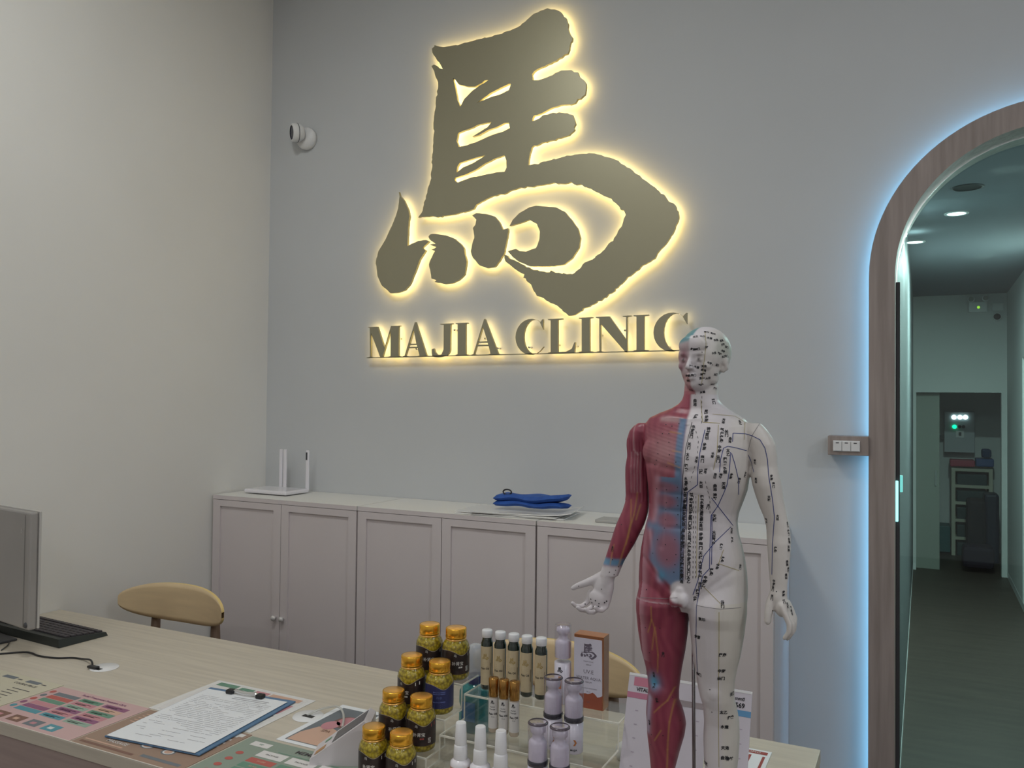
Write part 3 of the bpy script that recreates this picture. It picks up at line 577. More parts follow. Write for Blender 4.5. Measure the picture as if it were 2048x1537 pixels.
# ------------------------------------------------------------ five dark oil bottles with white caps
M['oil_glass'] = mat('dark_oil_glass', (.012, .022, .016), .08, coat=.9); M['label_cream'] = noisy(mat('label_cream', (.62, .52, .34), .5), (.56, .46, .30), nscale=40)
M['gold_print'] = mat('gold_print', (.42, .30, .10), .4); M['clear_glass'] = clear('clear_glass', (.93, .95, .94), .9)
M['cap_white'] = mat('cap_white', (.80, .80, .82), .35)
CAMA = lambda x, y: math.atan2(-y, -x)
def oil(loc, label):
    t = thing('oil_bottle', label, 'bottle', loc, 0, 'dark oil bottles with white caps on the top step'); r = .0138
    obj('glass_body', G().lathe([(0, .0005), (.011, .0005), (r, .004), (r, .105), (.012, .110), (.0108, .113), (.0108, .118), (0, .118)], 26), 'oil_glass', t)
    obj('cap', G().lathe([(.0118, .1175), (.0122, .118), (.0122, .1325), (.0112, .134), (0, .134)], 26), 'cap_white', t)
    a0 = CAMA(loc[0], loc[1])-.25; w = wrap(r+.0004, a0); g = G(); n = 16
    for i in range(n): x0, x1 = -.0165+.033*i/n, -.0165+.033*(i+1)/n; g.quad([w(x0, 0, .012), w(x1, 0, .012), w(x1, 0, .0985), w(x0, 0, .0985)])
    g.sm = [True]*len(g.sm); lb = obj('label', g, 'label_cream', t)
    w2 = wrap(r+.0007, a0); g = G(); logo(g, .014, lambda a, b: w2(a, b, .076), 0); text(g, 'Pain Oil', .0062, lambda a, b: w2(a-.001, b, .049), 1, bold=.02)
    for k in range(3): g.quad([w2(-.006, 0, .062-.004*k), w2(.006, 0, .062-.004*k), w2(.006, 0, .0628-.004*k), w2(-.006, 0, .0628-.004*k)], 0)
    g.quad([w2(.0118, 0, .035), w2(.0128, 0, .035), w2(.0128, 0, .062), w2(.0118, 0, .062)], 1)
    obj('label_print', g, ['gold_print', 'black_print'], lb); return t
ords = ['leftmost', 'second from left', 'middle', 'fourth from left', 'rightmost']
for k, x in enumerate((-.894, -.860, -.826, -.793, -.758)): oil((x, 1.69, ZA+.0005), f'dark oil bottle with white cap and cream label, {ords[k]} of five')
# three roll-on bottles
M['rose_gold'] = mat('gold_rollon_cap', (.50, .27, .08), .25, .95); M['label_white'] = mat('label_white', (.70, .68, .66), .45)
def rollon(loc, label):
    t = thing('roll_on_bottle', label, 'bottle', loc, 0, 'gold-capped roll-on bottles'); r = .0108
    obj('glass_body', G().lathe([(0, .0005), (.009, .0005), (r, .003), (r, .073), (.009, .076), (0, .076)], 22), mat('clear_oil', (.55, .46, .36), .08, coat=.9) if 'clear_oil' not in M else M['clear_oil'], t)
    obj('cap', G().lathe([(.0104, .0765), (.0110, .077), (.0110, .114), (.0100, .1155), (0, .1155)], 26), 'rose_gold', t)
    a0 = CAMA(loc[0], loc[1])-.15; w = wrap(r+.0003, a0); g = G(); n = 14
    for i in range(n): x0, x1 = -.0140+.028*i/n, -.0140+.028*(i+1)/n; g.quad([w(x0, 0, .010), w(x1, 0, .010), w(x1, 0, .0735), w(x0, 0, .0735)])
    g.sm = [True]*len(g.sm); lb = obj('label', g, 'label_white', t); w2 = wrap(r+.0006, a0); g = G()
    logo(g, .008, lambda a, b: w2(a-.001, b, .066)); text(g, 'Herbal', .004, lambda a, b: w2(a-.001, b, .056)); text(g, 'Massage', .004, lambda a, b: w2(a-.001, b, .051))
    text(g, 'Pain Oil', .0062, lambda a, b: w2(a, b, .041), bold=.03); text(g, '10 ml', .0034, lambda a, b: w2(a, b, .035))
    obj('label_print', g, 'black_print', lb); return t
M['clear_oil'] = mat('pale_oil_glass', (.55, .46, .36), .08, coat=.9)
for k, x in enumerate((-.829, -.804, -.779)): rollon((x, 1.600, ZB+.0005), 'roll-on bottle with gold cap and white label, '+['left', 'middle', 'right'][k]+' of three')
# spray bottles
M['peach_label'] = mat('peach_label', (.55, .33, .25), .5)
def spray(loc, label):
    t = thing('spray_bottle', label, 'bottle', loc, 0, 'white spray bottles on the lowest step')
    obj('bottle_body', G().lathe([(0, .0005), (.019, .0005), (.0212, .004), (.0212, .030), (.020, .036), (.0135, .041), (0, .041)], 28), 'whitegloss', t)
    obj('label', G().lathe([(.0214, .006), (.0214, .028)], 28), 'peach_label', t)
    obj('collar', G().lathe([(.0138, .040), (.0145, .041), (.0135, .066), (.0120, .069), (0, .069)], 26), 'cap_white', t)
    n_ = obj('nozzle', G().lathe([(.0118, .069), (.0122, .070), (.0118, .084), (.0104, .1115), (.0092, .113), (.0080, .1125), (0, .1125)], 24), 'cap_white', t)
    return t
for k, x in enumerate((-.838, -.793, -.747)): spray((x, 1.475, ZC+.0005), 'white fine-mist spray bottle on the lowest clear step, '+['left', 'middle', 'right'][k]+' of three')
# pump bottles with clear caps
M['cap_clear'] = clear('clear_cap', (.93, .91, .94), .8, .03); M['cap_rim'] = mat('smoky_rim', (.10, .08, .10), .2)
M['lilac'] = mat('pearl_plastic', (.66, .63, .72), .28, coat=.5)
M['ring_dark'] = mat('ring_charcoal', (.045, .042, .055), .25, coat=.5); M['orange_print'] = mat('orange_print', (.55, .22, .08), .5)
def pump(loc, label, h=.145, r=.0195, brown=False):
    t = thing('pump_bottle', label, 'bottle', loc, 0, 'pump bottles with clear caps'); b = h-.072
    obj('bottle_body', G().lathe([(0, .0005), (r-.002, .0005), (r, .003), (r, b-.010), (0, b-.010)], 30), 'lilac', t)
    if not brown: obj('dark_ring', G().lathe([(r, b-.010), (r+.0006, b-.009), (r+.0006, b-.001), (r, b)], 30).lathe([(0, b), (r, b)], 30), 'ring_dark', t)
    p = obj('pump_head', G().lathe([(r-.0015, b), (r-.0015, b+.032), (r-.003, b+.036), (r-.0050, b+.0385), (r-.0085, b+.041), (r-.0085, b+.050), (r-.0045, b+.053), (r-.0040, b+.062), (r-.006, b+.065), (0, b+.065)], 30), 'lilac', t)
    obj('spout', G().tube([(0, 0, b+.058), (-.011*math.cos(.4), -.011*math.sin(1.2), b+.058)], [.004, .0032], 8), 'lilac', p)
    cp = obj('clear_cap', G().lathe([(r, b+.001), (r, h-.002), (r-.0025, h), (0, h)], 30), 'cap_clear', t)
    obj('cap_edge', G().lathe([(r+.0002, h-.0035), (r+.0003, h-.0020), (r-.0022, h+.0002), (r-.0034, h+.0002), (r-.002, h-.0015)], 30), 'cap_rim' if not brown else 'cap_clear', cp)
    w = wrap(r+.0004, CAMA(loc[0], loc[1])); g = G()
    if brown:
        w = wrap(r+.0005, CAMA(loc[0], loc[1])-.35); g.quad([w(x, 0, z) for x, z in ((-.0035, .035), (.0035, .035), (.0035, .062), (-.0035, .062))], 1); logo(g, .012, lambda a, c: w(a, c, .076), 0)
    else:
        ch_ = [(-.004, .006), (0, .006), (.0035, 0), (0, -.006), (-.004, -.006), (-.0005, 0)]; g.add([w(a+.003, c, b-.048) for a, c in ch_], [tuple(range(6))], 1)
        text(g, 'MAJIA', .0055, lambda a, c: w(a, c, b-.063), 0, bold=.02)
    obj('bottle_print', g, ['black_print', 'orange_print'], t); return t
pump((-.706, 1.69, ZA+.0005), 'tall slim pump bottle with brown bar print on the top step beside the serum box', .171, .0185, True)
pump((-.683, 1.585, ZB+.0005), 'white pump bottle under a clear cap, middle step, left of pair')
pump((-.637, 1.585, ZB+.0005), 'white pump bottle under a clear cap, middle step, right of pair')
pump((-.667, 1.475, ZC+.0005), 'white pump bottle under a clear cap, lowest step, left of pair')
pump((-.621, 1.475, ZC+.0005), 'white pump bottle under a clear cap, lowest step, right of pair')
# boxed serum
bx = (-.643, 1.70, ZA+.0005); t = thing('serum_box', 'slim white box with copper edges and black horse mark on the top step', 'box', bx)
M['copper'] = mat('copper_foil', (.62, .27, .13), .25, .8); M['copper_red'] = mat('copper_red', (.42, .12, .07), .4, .3)
w_, d_, h_ = .034, .034, .156
obj('carton', G().box((-w_, -.018, 0), (w_, -.018+d_, h_), bev=.0008), 'copper', t)
g = G(); n = 12; bot = [(-w_+.0005+(2*w_-.003)*i/n, .030+.003*math.sin(i*1.1)+(.004 if i in (4, 5, 8, 9) else 0)) for i in range(n+1)]
g.prism([[*bot, (w_-.004, h_-.007), (-w_+.0005, h_-.007)]], lambda a, b, y: (a, y, b), -.0184, -.0181); fp = obj('front_panel', g, mat('carton_lilac', (.64, .62, .72), .5), t)
g = G(); g.prism([[(-w_+.0005, .001), (w_-.002, .001), *[(a, b) for a, b in reversed(bot)]]], lambda a, b, y: (a, y, b), -.0184, -.0181); obj('lower_band', g, 'copper_red', t)
g = G(); F_ = lambda z: (lambda a, b: (a, -.0186, z+b)); logo(g, .034, F_(.122)); text(g, 'MAJIA CLINIC', .0038, F_(.100)); text(g, 'SERUM', .0040, F_(.093)); text(g, 'UV.E', .0115, F_(.078)); text(g, 'WATER AQUA', .0086, F_(.0645)); text(g, 'SERUM', .005, F_(.056)); text(g, 'HYDRATING SUNSCREEN', .0034, F_(.043)); text(g, '30 ml', .0040, F_(.036)); text(g, 'UV', .005, F_(.014))
obj('box_print', g, mat('print_grey', (.14, .12, .16), .5), fp)
# hand sanitizer behind the risers
M['teal'] = clear('teal_gel', (.16, .62, .66), .9, .03, haze=.30, hcol=(.05, .42, .46)); sx = (-.978, 1.79, DT)
t = thing('sanitizer_bottle', 'teal gel bottle with a frosted white cap behind the risers', 'bottle', sx)
obj('bottle_body', G().lathe([(0, .0005), (.036, .0005), (.041, .006), (.041, .040), (.036, .052), (.041, .066), (.040, .092), (.030, .108), (.016, .116), (0, .116)], 32, sc=(1, .8)), 'teal', t)
obj('gel', G().lathe([(0, .003), (.034, .003), (.038, .010), (.037, .040), (.033, .052), (.037, .066), (.036, .086), (0, .088)], 28, sc=(1, .8)), clear('teal_gel_core', (.35, .85, .88), .2, .1, haze=.45, hcol=(.04, .36, .42)), t)
obj('label', G().box((-.018, -.0345, .030), (.018, -.0335, .075)), mat('label_blue_bright', (.02, .16, .38), .4), t)
obj('neck_band', G().lathe([(.0175, .108), (.0175, .133), (0, .133)], 26), mat('navy_band', (.015, .02, .11), .35), t)
obj('cap', G().lathe([(.0185, .133), (.020, .140), (.021, .175), (.018, .200), (.010, .206), (0, .207)], 26), clear('frosted_cap', (.8, .82, .85), .5, .2, haze=.45, hcol=(.75, .78, .82)), t)

# ------------------------------------------------------------ three leaning price cards behind the model
def card(x0, x1, head, stripe, label, textlines):
    xm = (x0+x1)/2; loc = (xm, 1.66, DT); t = thing('price_card', label, 'card', loc)
    H = .236; ln = lambda a, b, off=0: (a, -.045+.082*b/H-off, .0015+b*.962)
    w = (x1-x0)/2
    g = G().add([ln(-w, 0), ln(w, 0), ln(w, H), ln(-w, H)]+[tuple(np.array(ln(a, b))+np.array((0, .003, 0))) for a, b in ((-w, 0), (w, 0), (w, H), (-w, H))], [(0, 1, 2, 3), (7, 6, 5, 4), (0, 4, 5, 1), (1, 5, 6, 2), (2, 6, 7, 3), (3, 7, 4, 0)])
    bd = obj('card_board', g, mat('card_lilac', (.60, .56, .62), .5), t)
    g = G().add([ln(-w, H-.004, .0004), ln(w, H-.004, .0004), ln(w, H, .0004), ln(-w, H, .0004)], [(0, 1, 2, 3)]); obj('top_edge', g, 'white', bd)
    g = G().quad([ln(-w, H-.047, .0004), ln(w, H-.047, .0004), ln(w, H-.036, .0004), ln(-w, H-.036, .0004)], 0)
    for (s_, z, a, b_) in textlines: text(g, s_, z, lambda p, q: ln(a+p, b_+q, .0006), 1, bold=.03)
    for k in range(7):
        b = .165-.026*k
        for j in range(2): g.quad([ln(-w*.5+w*j, b, .0005), ln(-w*.5+w*j+.006, b, .0005), ln(-w*.5+w*j+.006, b+.0018, .0005), ln(-w*.5+w*j, b+.0018, .0005)], 2)
    if head: g.quad([ln(-w+.012, H-.023, .0005), ln(w-.012, H-.023, .0005), ln(w-.012, H-.006, .0005), ln(-w+.012, H-.006, .0005)], 3)
    obj('card_print', g, [stripe, 'black_print', mat('faint_print', (.42, .36, .44), .6), mat('pink_block', (.55, .20, .28), .5)], bd)['kind'] = 'stuff'
    obj('easel_foot', G().box((-.012, .0, .0015), (.012, .05, .004)).box((-.012, .048, .0015), (.012, .051, .12)), 'white', t); return t
card(-.556, -.473, True, mat('stripe_pink', (.50, .19, .28), .5), 'pink-headed price card, left of the three leaning cards', [('VITALIZE', .0098, -.003, .2065)])
card(-.470, -.388, False, mat('stripe_mauve', (.34, .29, .30), .5), 'plain mauve-striped price card, middle of three, seen between the model legs', [])
card(-.385, -.303, False, mat('stripe_blue', (.12, .30, .52), .5), 'blue-striped price card reading 2569, right of the three leaning cards', [('ราคาปี', .0075, .018, .220), ('2569', .0125, .016, .208)])
t = thing('red_leaflet', 'white leaflet with a red heading near the right end of the desk', 'leaflet', (-.345, 1.93, DT))
lb = obj('leaflet_sheet', G().box((-.05, -.09, .0005), (.035, .055, .0025)), 'paper', t)
g = G().quad([(-.045, .030, .0028), (.028, .030, .0028), (.028, .046, .0028), (-.045, .046, .0028)], 0); text(g, 'PROMO', .012, lambda a, b: (a-.008, .038+b, .0031), 1)
for k in range(3): g.quad([(-.04+.03*k, -.08, .0028), (-.034+.03*k, -.08, .0028), (-.034+.03*k, .02, .0028), (-.04+.03*k, .02, .0028)], 0)
obj('leaflet_print', g, ['print_red', 'print_white'], lb)
single('round_lid', G().lathe([(0, .001), (.018, .001), (.022, .010), (.020, .028), (.010, .036), (0, .037)], 26, c=(-.60, 1.80, DT)), 'white', 'small white rounded pot on the desk just left of the pink-headed card', 'pot', (-.60, 1.80, DT))

# ------------------------------------------------------------ all-in-one computer, keyboard, cable
mc = (-2.64, 1.66, DT); t = thing('desktop_computer', 'grey all-in-one computer seen from behind at the left end of the desk', 'computer', mc, R(-8))
g = G().box((-.26, -.012, .088), (.215, .014, .445), bev=.006); obj('housing', g, noisy(mat('computer_grey', (.335, .315, .30), .45), (.30, .285, .27), nscale=4), t)
obj('bezel', G().box((-.258, .0145, .090), (.219, .021, .447), bev=.002), mat('bezel_silver', (.50, .485, .46), .4), t)
obj('panel_band', G().box((.185, -.0135, .096), (.187, -.0125, .435)), mat('groove_grey', (.22, .21, .20), .5), t)
obj('hinge_screw', G().lathe([(0, -.0165), (.007, -.0165), (.009, -.012)], 16, c=(.202, 0, .103), axis='y'), 'dark', t)
obj('stand_neck', G().box((-.16, -.040, .004), (-.06, -.013, .16), bev=.006), 'dark', t)
obj('stand_foot', G().box((-.20, -.05, .0005), (-.02, .07, .008), bev=.003), 'dark', t)
g = G(); text(g, 'i5', .020, lambda a, b: (.165+a*.6, -.0127, .385+b), 0); obj('badge', g, 'silver', t)
kb = (-2.65, 1.835, DT); t = thing('keyboard', 'black computer keyboard poking out behind the computer', 'keyboard', kb, R(-3))
g = G(); x0, x1, y0_, y1_ = -.20, .20, -.085, .085
g.add([(x0, y0_, .001), (x1, y0_, .001), (x1, y1_, .001), (x0, y1_, .001), (x0+.003, y0_+.004, .026), (x1-.010, y0_+.004, .026), (x1-.004, y1_-.004, .012), (x0+.003, y1_-.004, .012)], [(0, 3, 2, 1), (4, 5, 6, 7), (0, 1, 5, 4), (1, 2, 6, 5), (2, 3, 7, 6), (3, 0, 4, 7)]); kbase = obj('key_tray', g, mat('keyboard_black', (.028, .033, .030), .5), t)
kme = None; KM = mat('key_purple_black', (.060, .052, .058), .5)
for r_ in range(6):
    for k in range(18):
        x = x0+.012+k*.0208; y = y0_+.030+r_*.0215+(.006 if r_ == 5 else 0); z = .026-(y-y0_)*.083
        if kme is None: kp = obj('key', G().box((0, 0, 0), (.0175, .0175, .006), bev=.0015), KM, t); kme = kp
        else: kp = kme.copy(); COL.objects.link(kp)
        kp.location = (x, y, z-.001); kp.rotation_euler = (R(-4.5), 0, 0)
def desk_curve(name, pts, rad, m, parent=None, off=(0, 0, 0)):
    P = [Vector(p) for p in pts]; out = []
    for i in range(len(P)-1):
        p0, p1, p2, p3 = P[max(i-1, 0)], P[i], P[i+1], P[min(i+2, len(P)-1)]
        for k in range(8):
            u = k/8; out.append(.5*((2*p1)+(-p0+p2)*u+(2*p0-5*p1+4*p2-p3)*u*u+(-p0+3*p1-3*p2+p3)*u**3))
    out.append(P[-1]); return obj(name, G().tube(out, rad, 8), m, parent, off)
def grommet(c, r, label, hole):
    t = thing('cable_grommet', label, 'grommet', c)
    obj('cover_disc', G().lathe([(0, .0025), (r*.96, .0025), (r, .0005)], 36), 'white', t)
    obj('cable_slot', G().box((hole[0]-.016, hole[1]-.007, .0026), (hole[0]+.016, hole[1]+.007, .0031)), 'black', t); return t
grommet((-2.165, 1.681, DT), .040, 'white round cable cover with the black cable, left part of the desk', (-.004, -.022))
cb = (-2.3, 1.67, DT); t = thing('power_cable', 'thin black cable running from the computer into the white cable cover', 'cable', cb)
desk_curve('cable', [(-2.60, 1.560, DT+.003), (-2.56, 1.605, DT+.003), (-2.50, 1.662, DT+.003), (-2.43, 1.657, DT+.003), (-2.365, 1.668, DT+.003), (-2.325, 1.692, DT+.003), (-2.285, 1.697, DT+.004), (-2.235, 1.685, DT+.012), (-2.205, 1.670, DT+.012), (-2.192, 1.661, DT+.007)], .0028, 'black', t, cb)
desk_curve('mouse_cable', [(-2.586, 1.638, DT+.003), (-2.62, 1.68, DT+.003), (-2.66, 1.71, DT+.003), (-2.73, 1.75, DT+.003)], .0018, 'dark', t, cb)
obj('plug', G().box((-2.20, 1.648, DT+.0032), (-2.163, 1.664, DT+.010), bev=.002), 'black', t, cb)
gr2 = grommet((-1.388, 1.665, DT), .039, 'white round cable cover beside the payment terminal', (.004, -.004))
t = thing('clear_cable', 'pale clear cable from the cable cover toward the payment terminal', 'cable', (-1.35, 1.70, DT))
desk_curve('cable', [(-1.388, 1.661, DT+.004), (-1.372, 1.690, DT+.012), (-1.345, 1.722, DT+.014), (-1.315, 1.708, DT+.012), (-1.285, 1.675, DT+.008), (-1.262, 1.640, DT+.006)], .0028, clear('clear_plastic', (.8, .8, .78), .9, .05, haze=.35), t, (-1.35, 1.70, DT))

# ------------------------------------------------------------ printed sheets on the desk
def pmat(n, c): return mat('ink_'+n, c, .55)
INK = [pmat('text', (.10, .09, .09)), pmat('red', (.48, .12, .10)), pmat('green', (.14, .28, .20)), pmat('teal', (.10, .30, .36)), pmat('plum', (.28, .11, .20)), pmat('pink', (.55, .25, .28)), pmat('white', (.72, .70, .68)), pmat('brown', (.22, .12, .09)), pmat('slate', (.17, .19, .21)), pmat('peach', (.62, .40, .30)), pmat('mint', (.30, .42, .34))]
def poster(x0, x1, y0, y1, z, name, label, base, draw, cat='poster'):
    loc = (x0, y0, z); t = thing(name, label, cat, loc); w, h = x1-x0, y1-y0
    sh = obj('sheet', G().box((0, 0, 0), (w, h, .0008)), base, t); g = G()
    g.rect = lambda a, b, c, d, mi, lift=.0010: g.quad([(a*w, b*h, lift), (c*w, b*h, lift), (c*w, d*h, lift), (a*w, d*h, lift)], mi)
    g.txt = lambda s_, size, a, b, mi, lift=.0013, bold=.01, sx=1.: text(g, s_, size, lambda p, q: (a*w+p, b*h+q, lift), mi, bold=bold, sx=sx)
    g.wh = (w, h); draw(g); obj('print', g, INK, sh); return t
PY0, PY1 = DF+.003, 1.505
def d1_(g):
    for r_ in range(9): 
        for c_ in range(2):
            if not (r_ > 6 and c_ == 0): g.rect(.42+.27*c_, .15+.065*r_, .42+.27*c_+.12+.10*random.random(), .165+.065*r_, 0)
    for k in range(3): g.rect(.05+.30*k, .86, .05+.30*k+.16, .93, 8); g.rect(.23+.30*k, .88, .29+.30*k, .90, 0)
    for k in range(7): g.rect(.05, .20+.07*k, .05+.20*random.random()+.08, .215+.07*k, 0)
    g.rect(.08, .68, .30, .80, 0); g.rect(.02, .05, .35, .10, 10); g.txt('COURSE PRICE', .014, .72, .80, 0)
def d2_(g):
    cols = [3, 4, 5, 2, 1, 8]
    for k, c_ in enumerate(cols): g.rect(.10+.0*k, .30+.095*k, .36, .385+.095*k, c_); g.rect(.39, .30+.095*k, .62, .385+.095*k, [3, 5, 4, 10, 5, 2][k]); g.rect(.65, .30+.095*k, .90, .385+.095*k, [10, 4, 5, 2, 9, 4][k])
    for k in range(6):
        for j in range(2): g.rect(.42+.26*j, .325+.095*k, .54+.26*j, .338+.095*k, 6); g.rect(.42+.26*j, .35+.095*k, .58+.26*j, .358+.095*k, 6)
    for k in range(4): g.rect(.06+.19*k, .06, .20+.19*k, .20, [7, 7, 8, 3][k]); g.rect(.10+.19*k, .10, .15+.19*k, .15, [5, 9, 5, 6][k], .0012)
    for k, c_ in enumerate((3, 4, 1, 8, 1)): g.add([(g.wh[0]*.045+.009*math.cos(a), g.wh[1]*(.36+.12*k)+.009*math.sin(a), .0012) for a in np.linspace(0, 2*PI, 13)[:-1]], [tuple(range(12))], c_)
    g.txt('Facial Treatment Premium Care', .013, .56, .925, 4, bold=.02)
def d3_(g):
    for k in range(5): g.rect(.05+.0*k, .88-.055*k, .25+.1*random.random(), .895-.055*k, 9)
    for (a, b, s_) in ((.30, .42, .10), (.52, .30, .10), (.72, .28, .09), (.15, .65, .09)):
        for q in range(3): g.add([(g.wh[0]*a+(s_-.02*q)*.16*math.cos(x)*1.3, g.wh[1]*b+(s_-.02*q)*.16*math.sin(x), .0010+.0002*q) for x in np.linspace(0, 2*PI, 17)[:-1]], [tuple(range(16))], [8, 6, 9][q])
    for k in range(4):
        for j in range(3): g.rect(.62+.12*j, .60+.09*k, .70+.12*j, .63+.09*k, [6, 7, 6][j])
    g.rect(.04, .05, .55, .09, 7); g.rect(.04, .12, .40, .14, 9); g.rect(.60, .08, .95, .13, 8); g.rect(.86, .90, .97, .97, 6)
    g.txt('MASSAGE', .016, .30, .20, 6)
def d4_(g):
    g.txt('MEMBERSHIP', .020, .62, .90, 0, bold=.03); g.rect(.35, .80, .97, .812, 2); g.rect(.08, .82, .24, .92, 6); g.txt('VIP', .009, .16, .87, 2)
    for c_ in range(3):
        x = .24+.25*c_; g.rect(x, .64, x+.22, .78, 6); g.txt('PACKAGE', .008, x+.11, .71, 0)
        for k in range(5): g.rect(x, .50-.12*k, x+.22, .60-.12*k, [1, 2, 2, 9, 3][(k+c_) % 5]); g.txt('50,000', .0085, x+.11, .55-.12*k, 9)
    for k in range(4): g.add([(g.wh[0]*.12+.010*math.cos(a), g.wh[1]*(.62-.15*k)+.008*math.sin(a), .0012) for a in np.linspace(0, 2*PI, 13)[:-1]], [tuple(range(12))], 1)
poster(-2.47, -2.128, PY0, PY1+.02, DT+.0005, 'price_poster', 'beige price poster with small photos, leftmost flat sheet on the desk', mat('sheet_beige', (.60, .56, .43), .45), d1_)
poster(-2.122, -1.776, PY0, PY1+.01, DT+.0005, 'price_poster', 'pink treatment poster with coloured bars lying on the desk', mat('sheet_pink', (.60, .40, .39), .45), d2_)
poster(-1.770, -1.426, PY0, PY1+.005, DT+.0005, 'price_poster', 'brown massage poster under the clipboard', mat('sheet_brown', (.34, .23, .17), .45), d3_)
poster(-1.420, -1.085, PY0, PY1, DT+.0005, 'price_poster', 'green membership poster with orange and green bars near the terminal', mat('sheet_green', (.27, .33, .27), .45), d4_)
def edge(g):
    pass
single('poster_strip', G().box((-2.47, DF+.0002, DT+.0004), (-1.085, DF+.0024, DT+.0020)), mat('strip_cream', (.74, .68, .60), .4), 'thin cream strip along the front edge of the desk below the posters', 'strip', (-1.8, DF, DT))
def d5_(g):
    g.rect(.05, .05, .95, .95, 6); g.rect(.30, .86, .44, .93, 2, .0012); g.rect(.46, .86, .60, .93, 5, .0012); g.rect(.62, .84, .92, .93, 9, .0012); g.rect(.62, .05, .80, .20, 5, .0012); g.rect(.80, .20, .93, .45, 8, .0012); g.rect(.84, .5, .93, .75, 5, .0012); g.rect(.06, .86, .27, .95, 2, .0012)
poster(-1.785, -1.440, 1.517, 1.757, DT+.0005, 'laminated_poster', 'white-bordered laminated sheet lying under the top of the clipboard', 'lamin', d5_, 'poster')
def d6_(g):
    w, h = g.wh; g.rect(.12, .05, .95, .93, 8)
    fl = [(.15, .06), (.92, .06), (.92, .32), (.70, .42), (.45, .48), (.30, .42), (.16, .25)]; g.add([(a*w, b*h, .0012) for a, b in fl], [tuple(range(7))], 9)
    for (a, b, r_, c_) in ((.60, .62, .030, 7), (.62, .64, .024, 5), (.45, .50, .022, 5), (.70, .80, .012, 8)): g.add([(w*a+r_*math.cos(x), h*b+r_*1.2*math.sin(x), .0013+(.0002 if c_ == 5 else 0)) for x in np.linspace(0, 2*PI, 17)[:-1]], [tuple(range(16))], c_)
    g.txt('SPA', .016, .55, .36, 7, .0017)
t = poster(-1.360, -1.225, 1.517, 1.768, DT+.0005, 'photo_leaflet', 'white-bordered photo leaflet partly under the payment terminal', 'paper', d6_, 'leaflet')
# clipboard
cbp = (-1.600, 1.527, DT+.003); t = thing('clipboard', 'blue clipboard holding a printed form, lying across the posters', 'clipboard', cbp, R(5.5)); 
obj('board', G().box((-.135, -.178, 0), (.142, .180, .0035), bev=.001), mat('board_blue', (.10, .20, .34), .35), t)
for k in range(3): pp = obj('form_sheet', G().box((-.131+.001*k, -.176-.001*k, .0036+.0008*k), (.128+.001*k, .163-.001*k, .0042+.0008*k)), 'paper', t)
g = G(); zz = .0061
for r_ in range(30):
    yy = .135-.0097*r_; x = -.11
    if r_ in (0, 1): g.quad([(-.02, yy, zz), (.09, yy, zz), (.09, yy+.003, zz), (-.02, yy+.003, zz)]); continue
    while x < .11:
        w_ = random.uniform(.006, .05); x2 = min(x+w_, .112)
        if random.random() < (.85 if r_ < 23 else .4): g.quad([(x, yy, zz), (x2, yy, zz), (x2, yy+.0014, zz), (x, yy+.0014, zz)])
        x = x2+.003
text(g, '0-5', .012, lambda a, b: (a+.085, b+.105, zz)); obj('form_text', g, mat('faint_text', (.36, .35, .38), .7), pp)
cl = obj('clip', G().tube([(-.045, .155, .010), (-.030, .158, .013), (0, .152, .013), (.030, .158, .013), (.045, .155, .010)], [.004, .006, .005, .006, .004], 10).box((-.035, .150, .004), (.035, .176, .009), bev=.002), 'silver', t)
for s_ in (-1, 1): obj('clip_end', G().box((s_*.048-.011, .146, .0055), (s_*.048+.011, .166, .017), bev=.004), 'black', cl)
# payment terminal: wedge tilted up to the right
b0 = np.array((-1.198, 1.443)); dd = np.array((.90, .436)); pp_ = np.array((-.436, .90)); tc_ = (-1.15, 1.50, DT)
def tq(s_, w, z): q = b0+dd*s_+pp_*w; return (q[0], q[1], DT+z)
t = thing('payment_terminal', 'white wedge-shaped payment terminal with a dark screen beside the jars', 'payment terminal', tc_)
Lt, Wt, Ht = .118, .082, .098
top_z = lambda s_: .014+(Ht-.014)*s_/Lt
prof = [(0, .001), (0, .014), (Lt, Ht), (Lt+.012, Ht-.008), (Lt+.012, .001)]
V_ = [tq(s_, 0, z) for s_, z in prof]+[tq(s_, Wt, z) for s_, z in prof]; n = len(prof)
g = G().add(V_, [tuple(range(n)), tuple(reversed(range(n, 2*n)))]+[(i, (i+1) % n, (i+1) % n+n, i+n) for i in range(n)]); bd = obj('case', g, mat('terminal_white', (.66, .62, .64), .4), t, tc_)
def tri_(s0, s1, w0, w1, lift): return [tq(s0, w0, top_z(s0)+lift), tq(s1, w0, top_z(s1)+lift), tq(s1, w1, top_z(s1)+lift), tq(s0, w1, top_z(s0)+lift)]
obj('screen', G().quad(tri_(.046, .116, .010, .072, .0008)), mat('screen_dark', (.09, .09, .10), .25), t, tc_)
g = G().quad(tri_(.008, .030, .008, .030, .0008), 0).quad(tri_(.022, .036, .050, .062, .0008), 1); obj('badge', g, [mat('badge_amber', (.50, .26, .10), .4), mat('badge_green', (.15, .35, .20), .4)], bd, tc_)
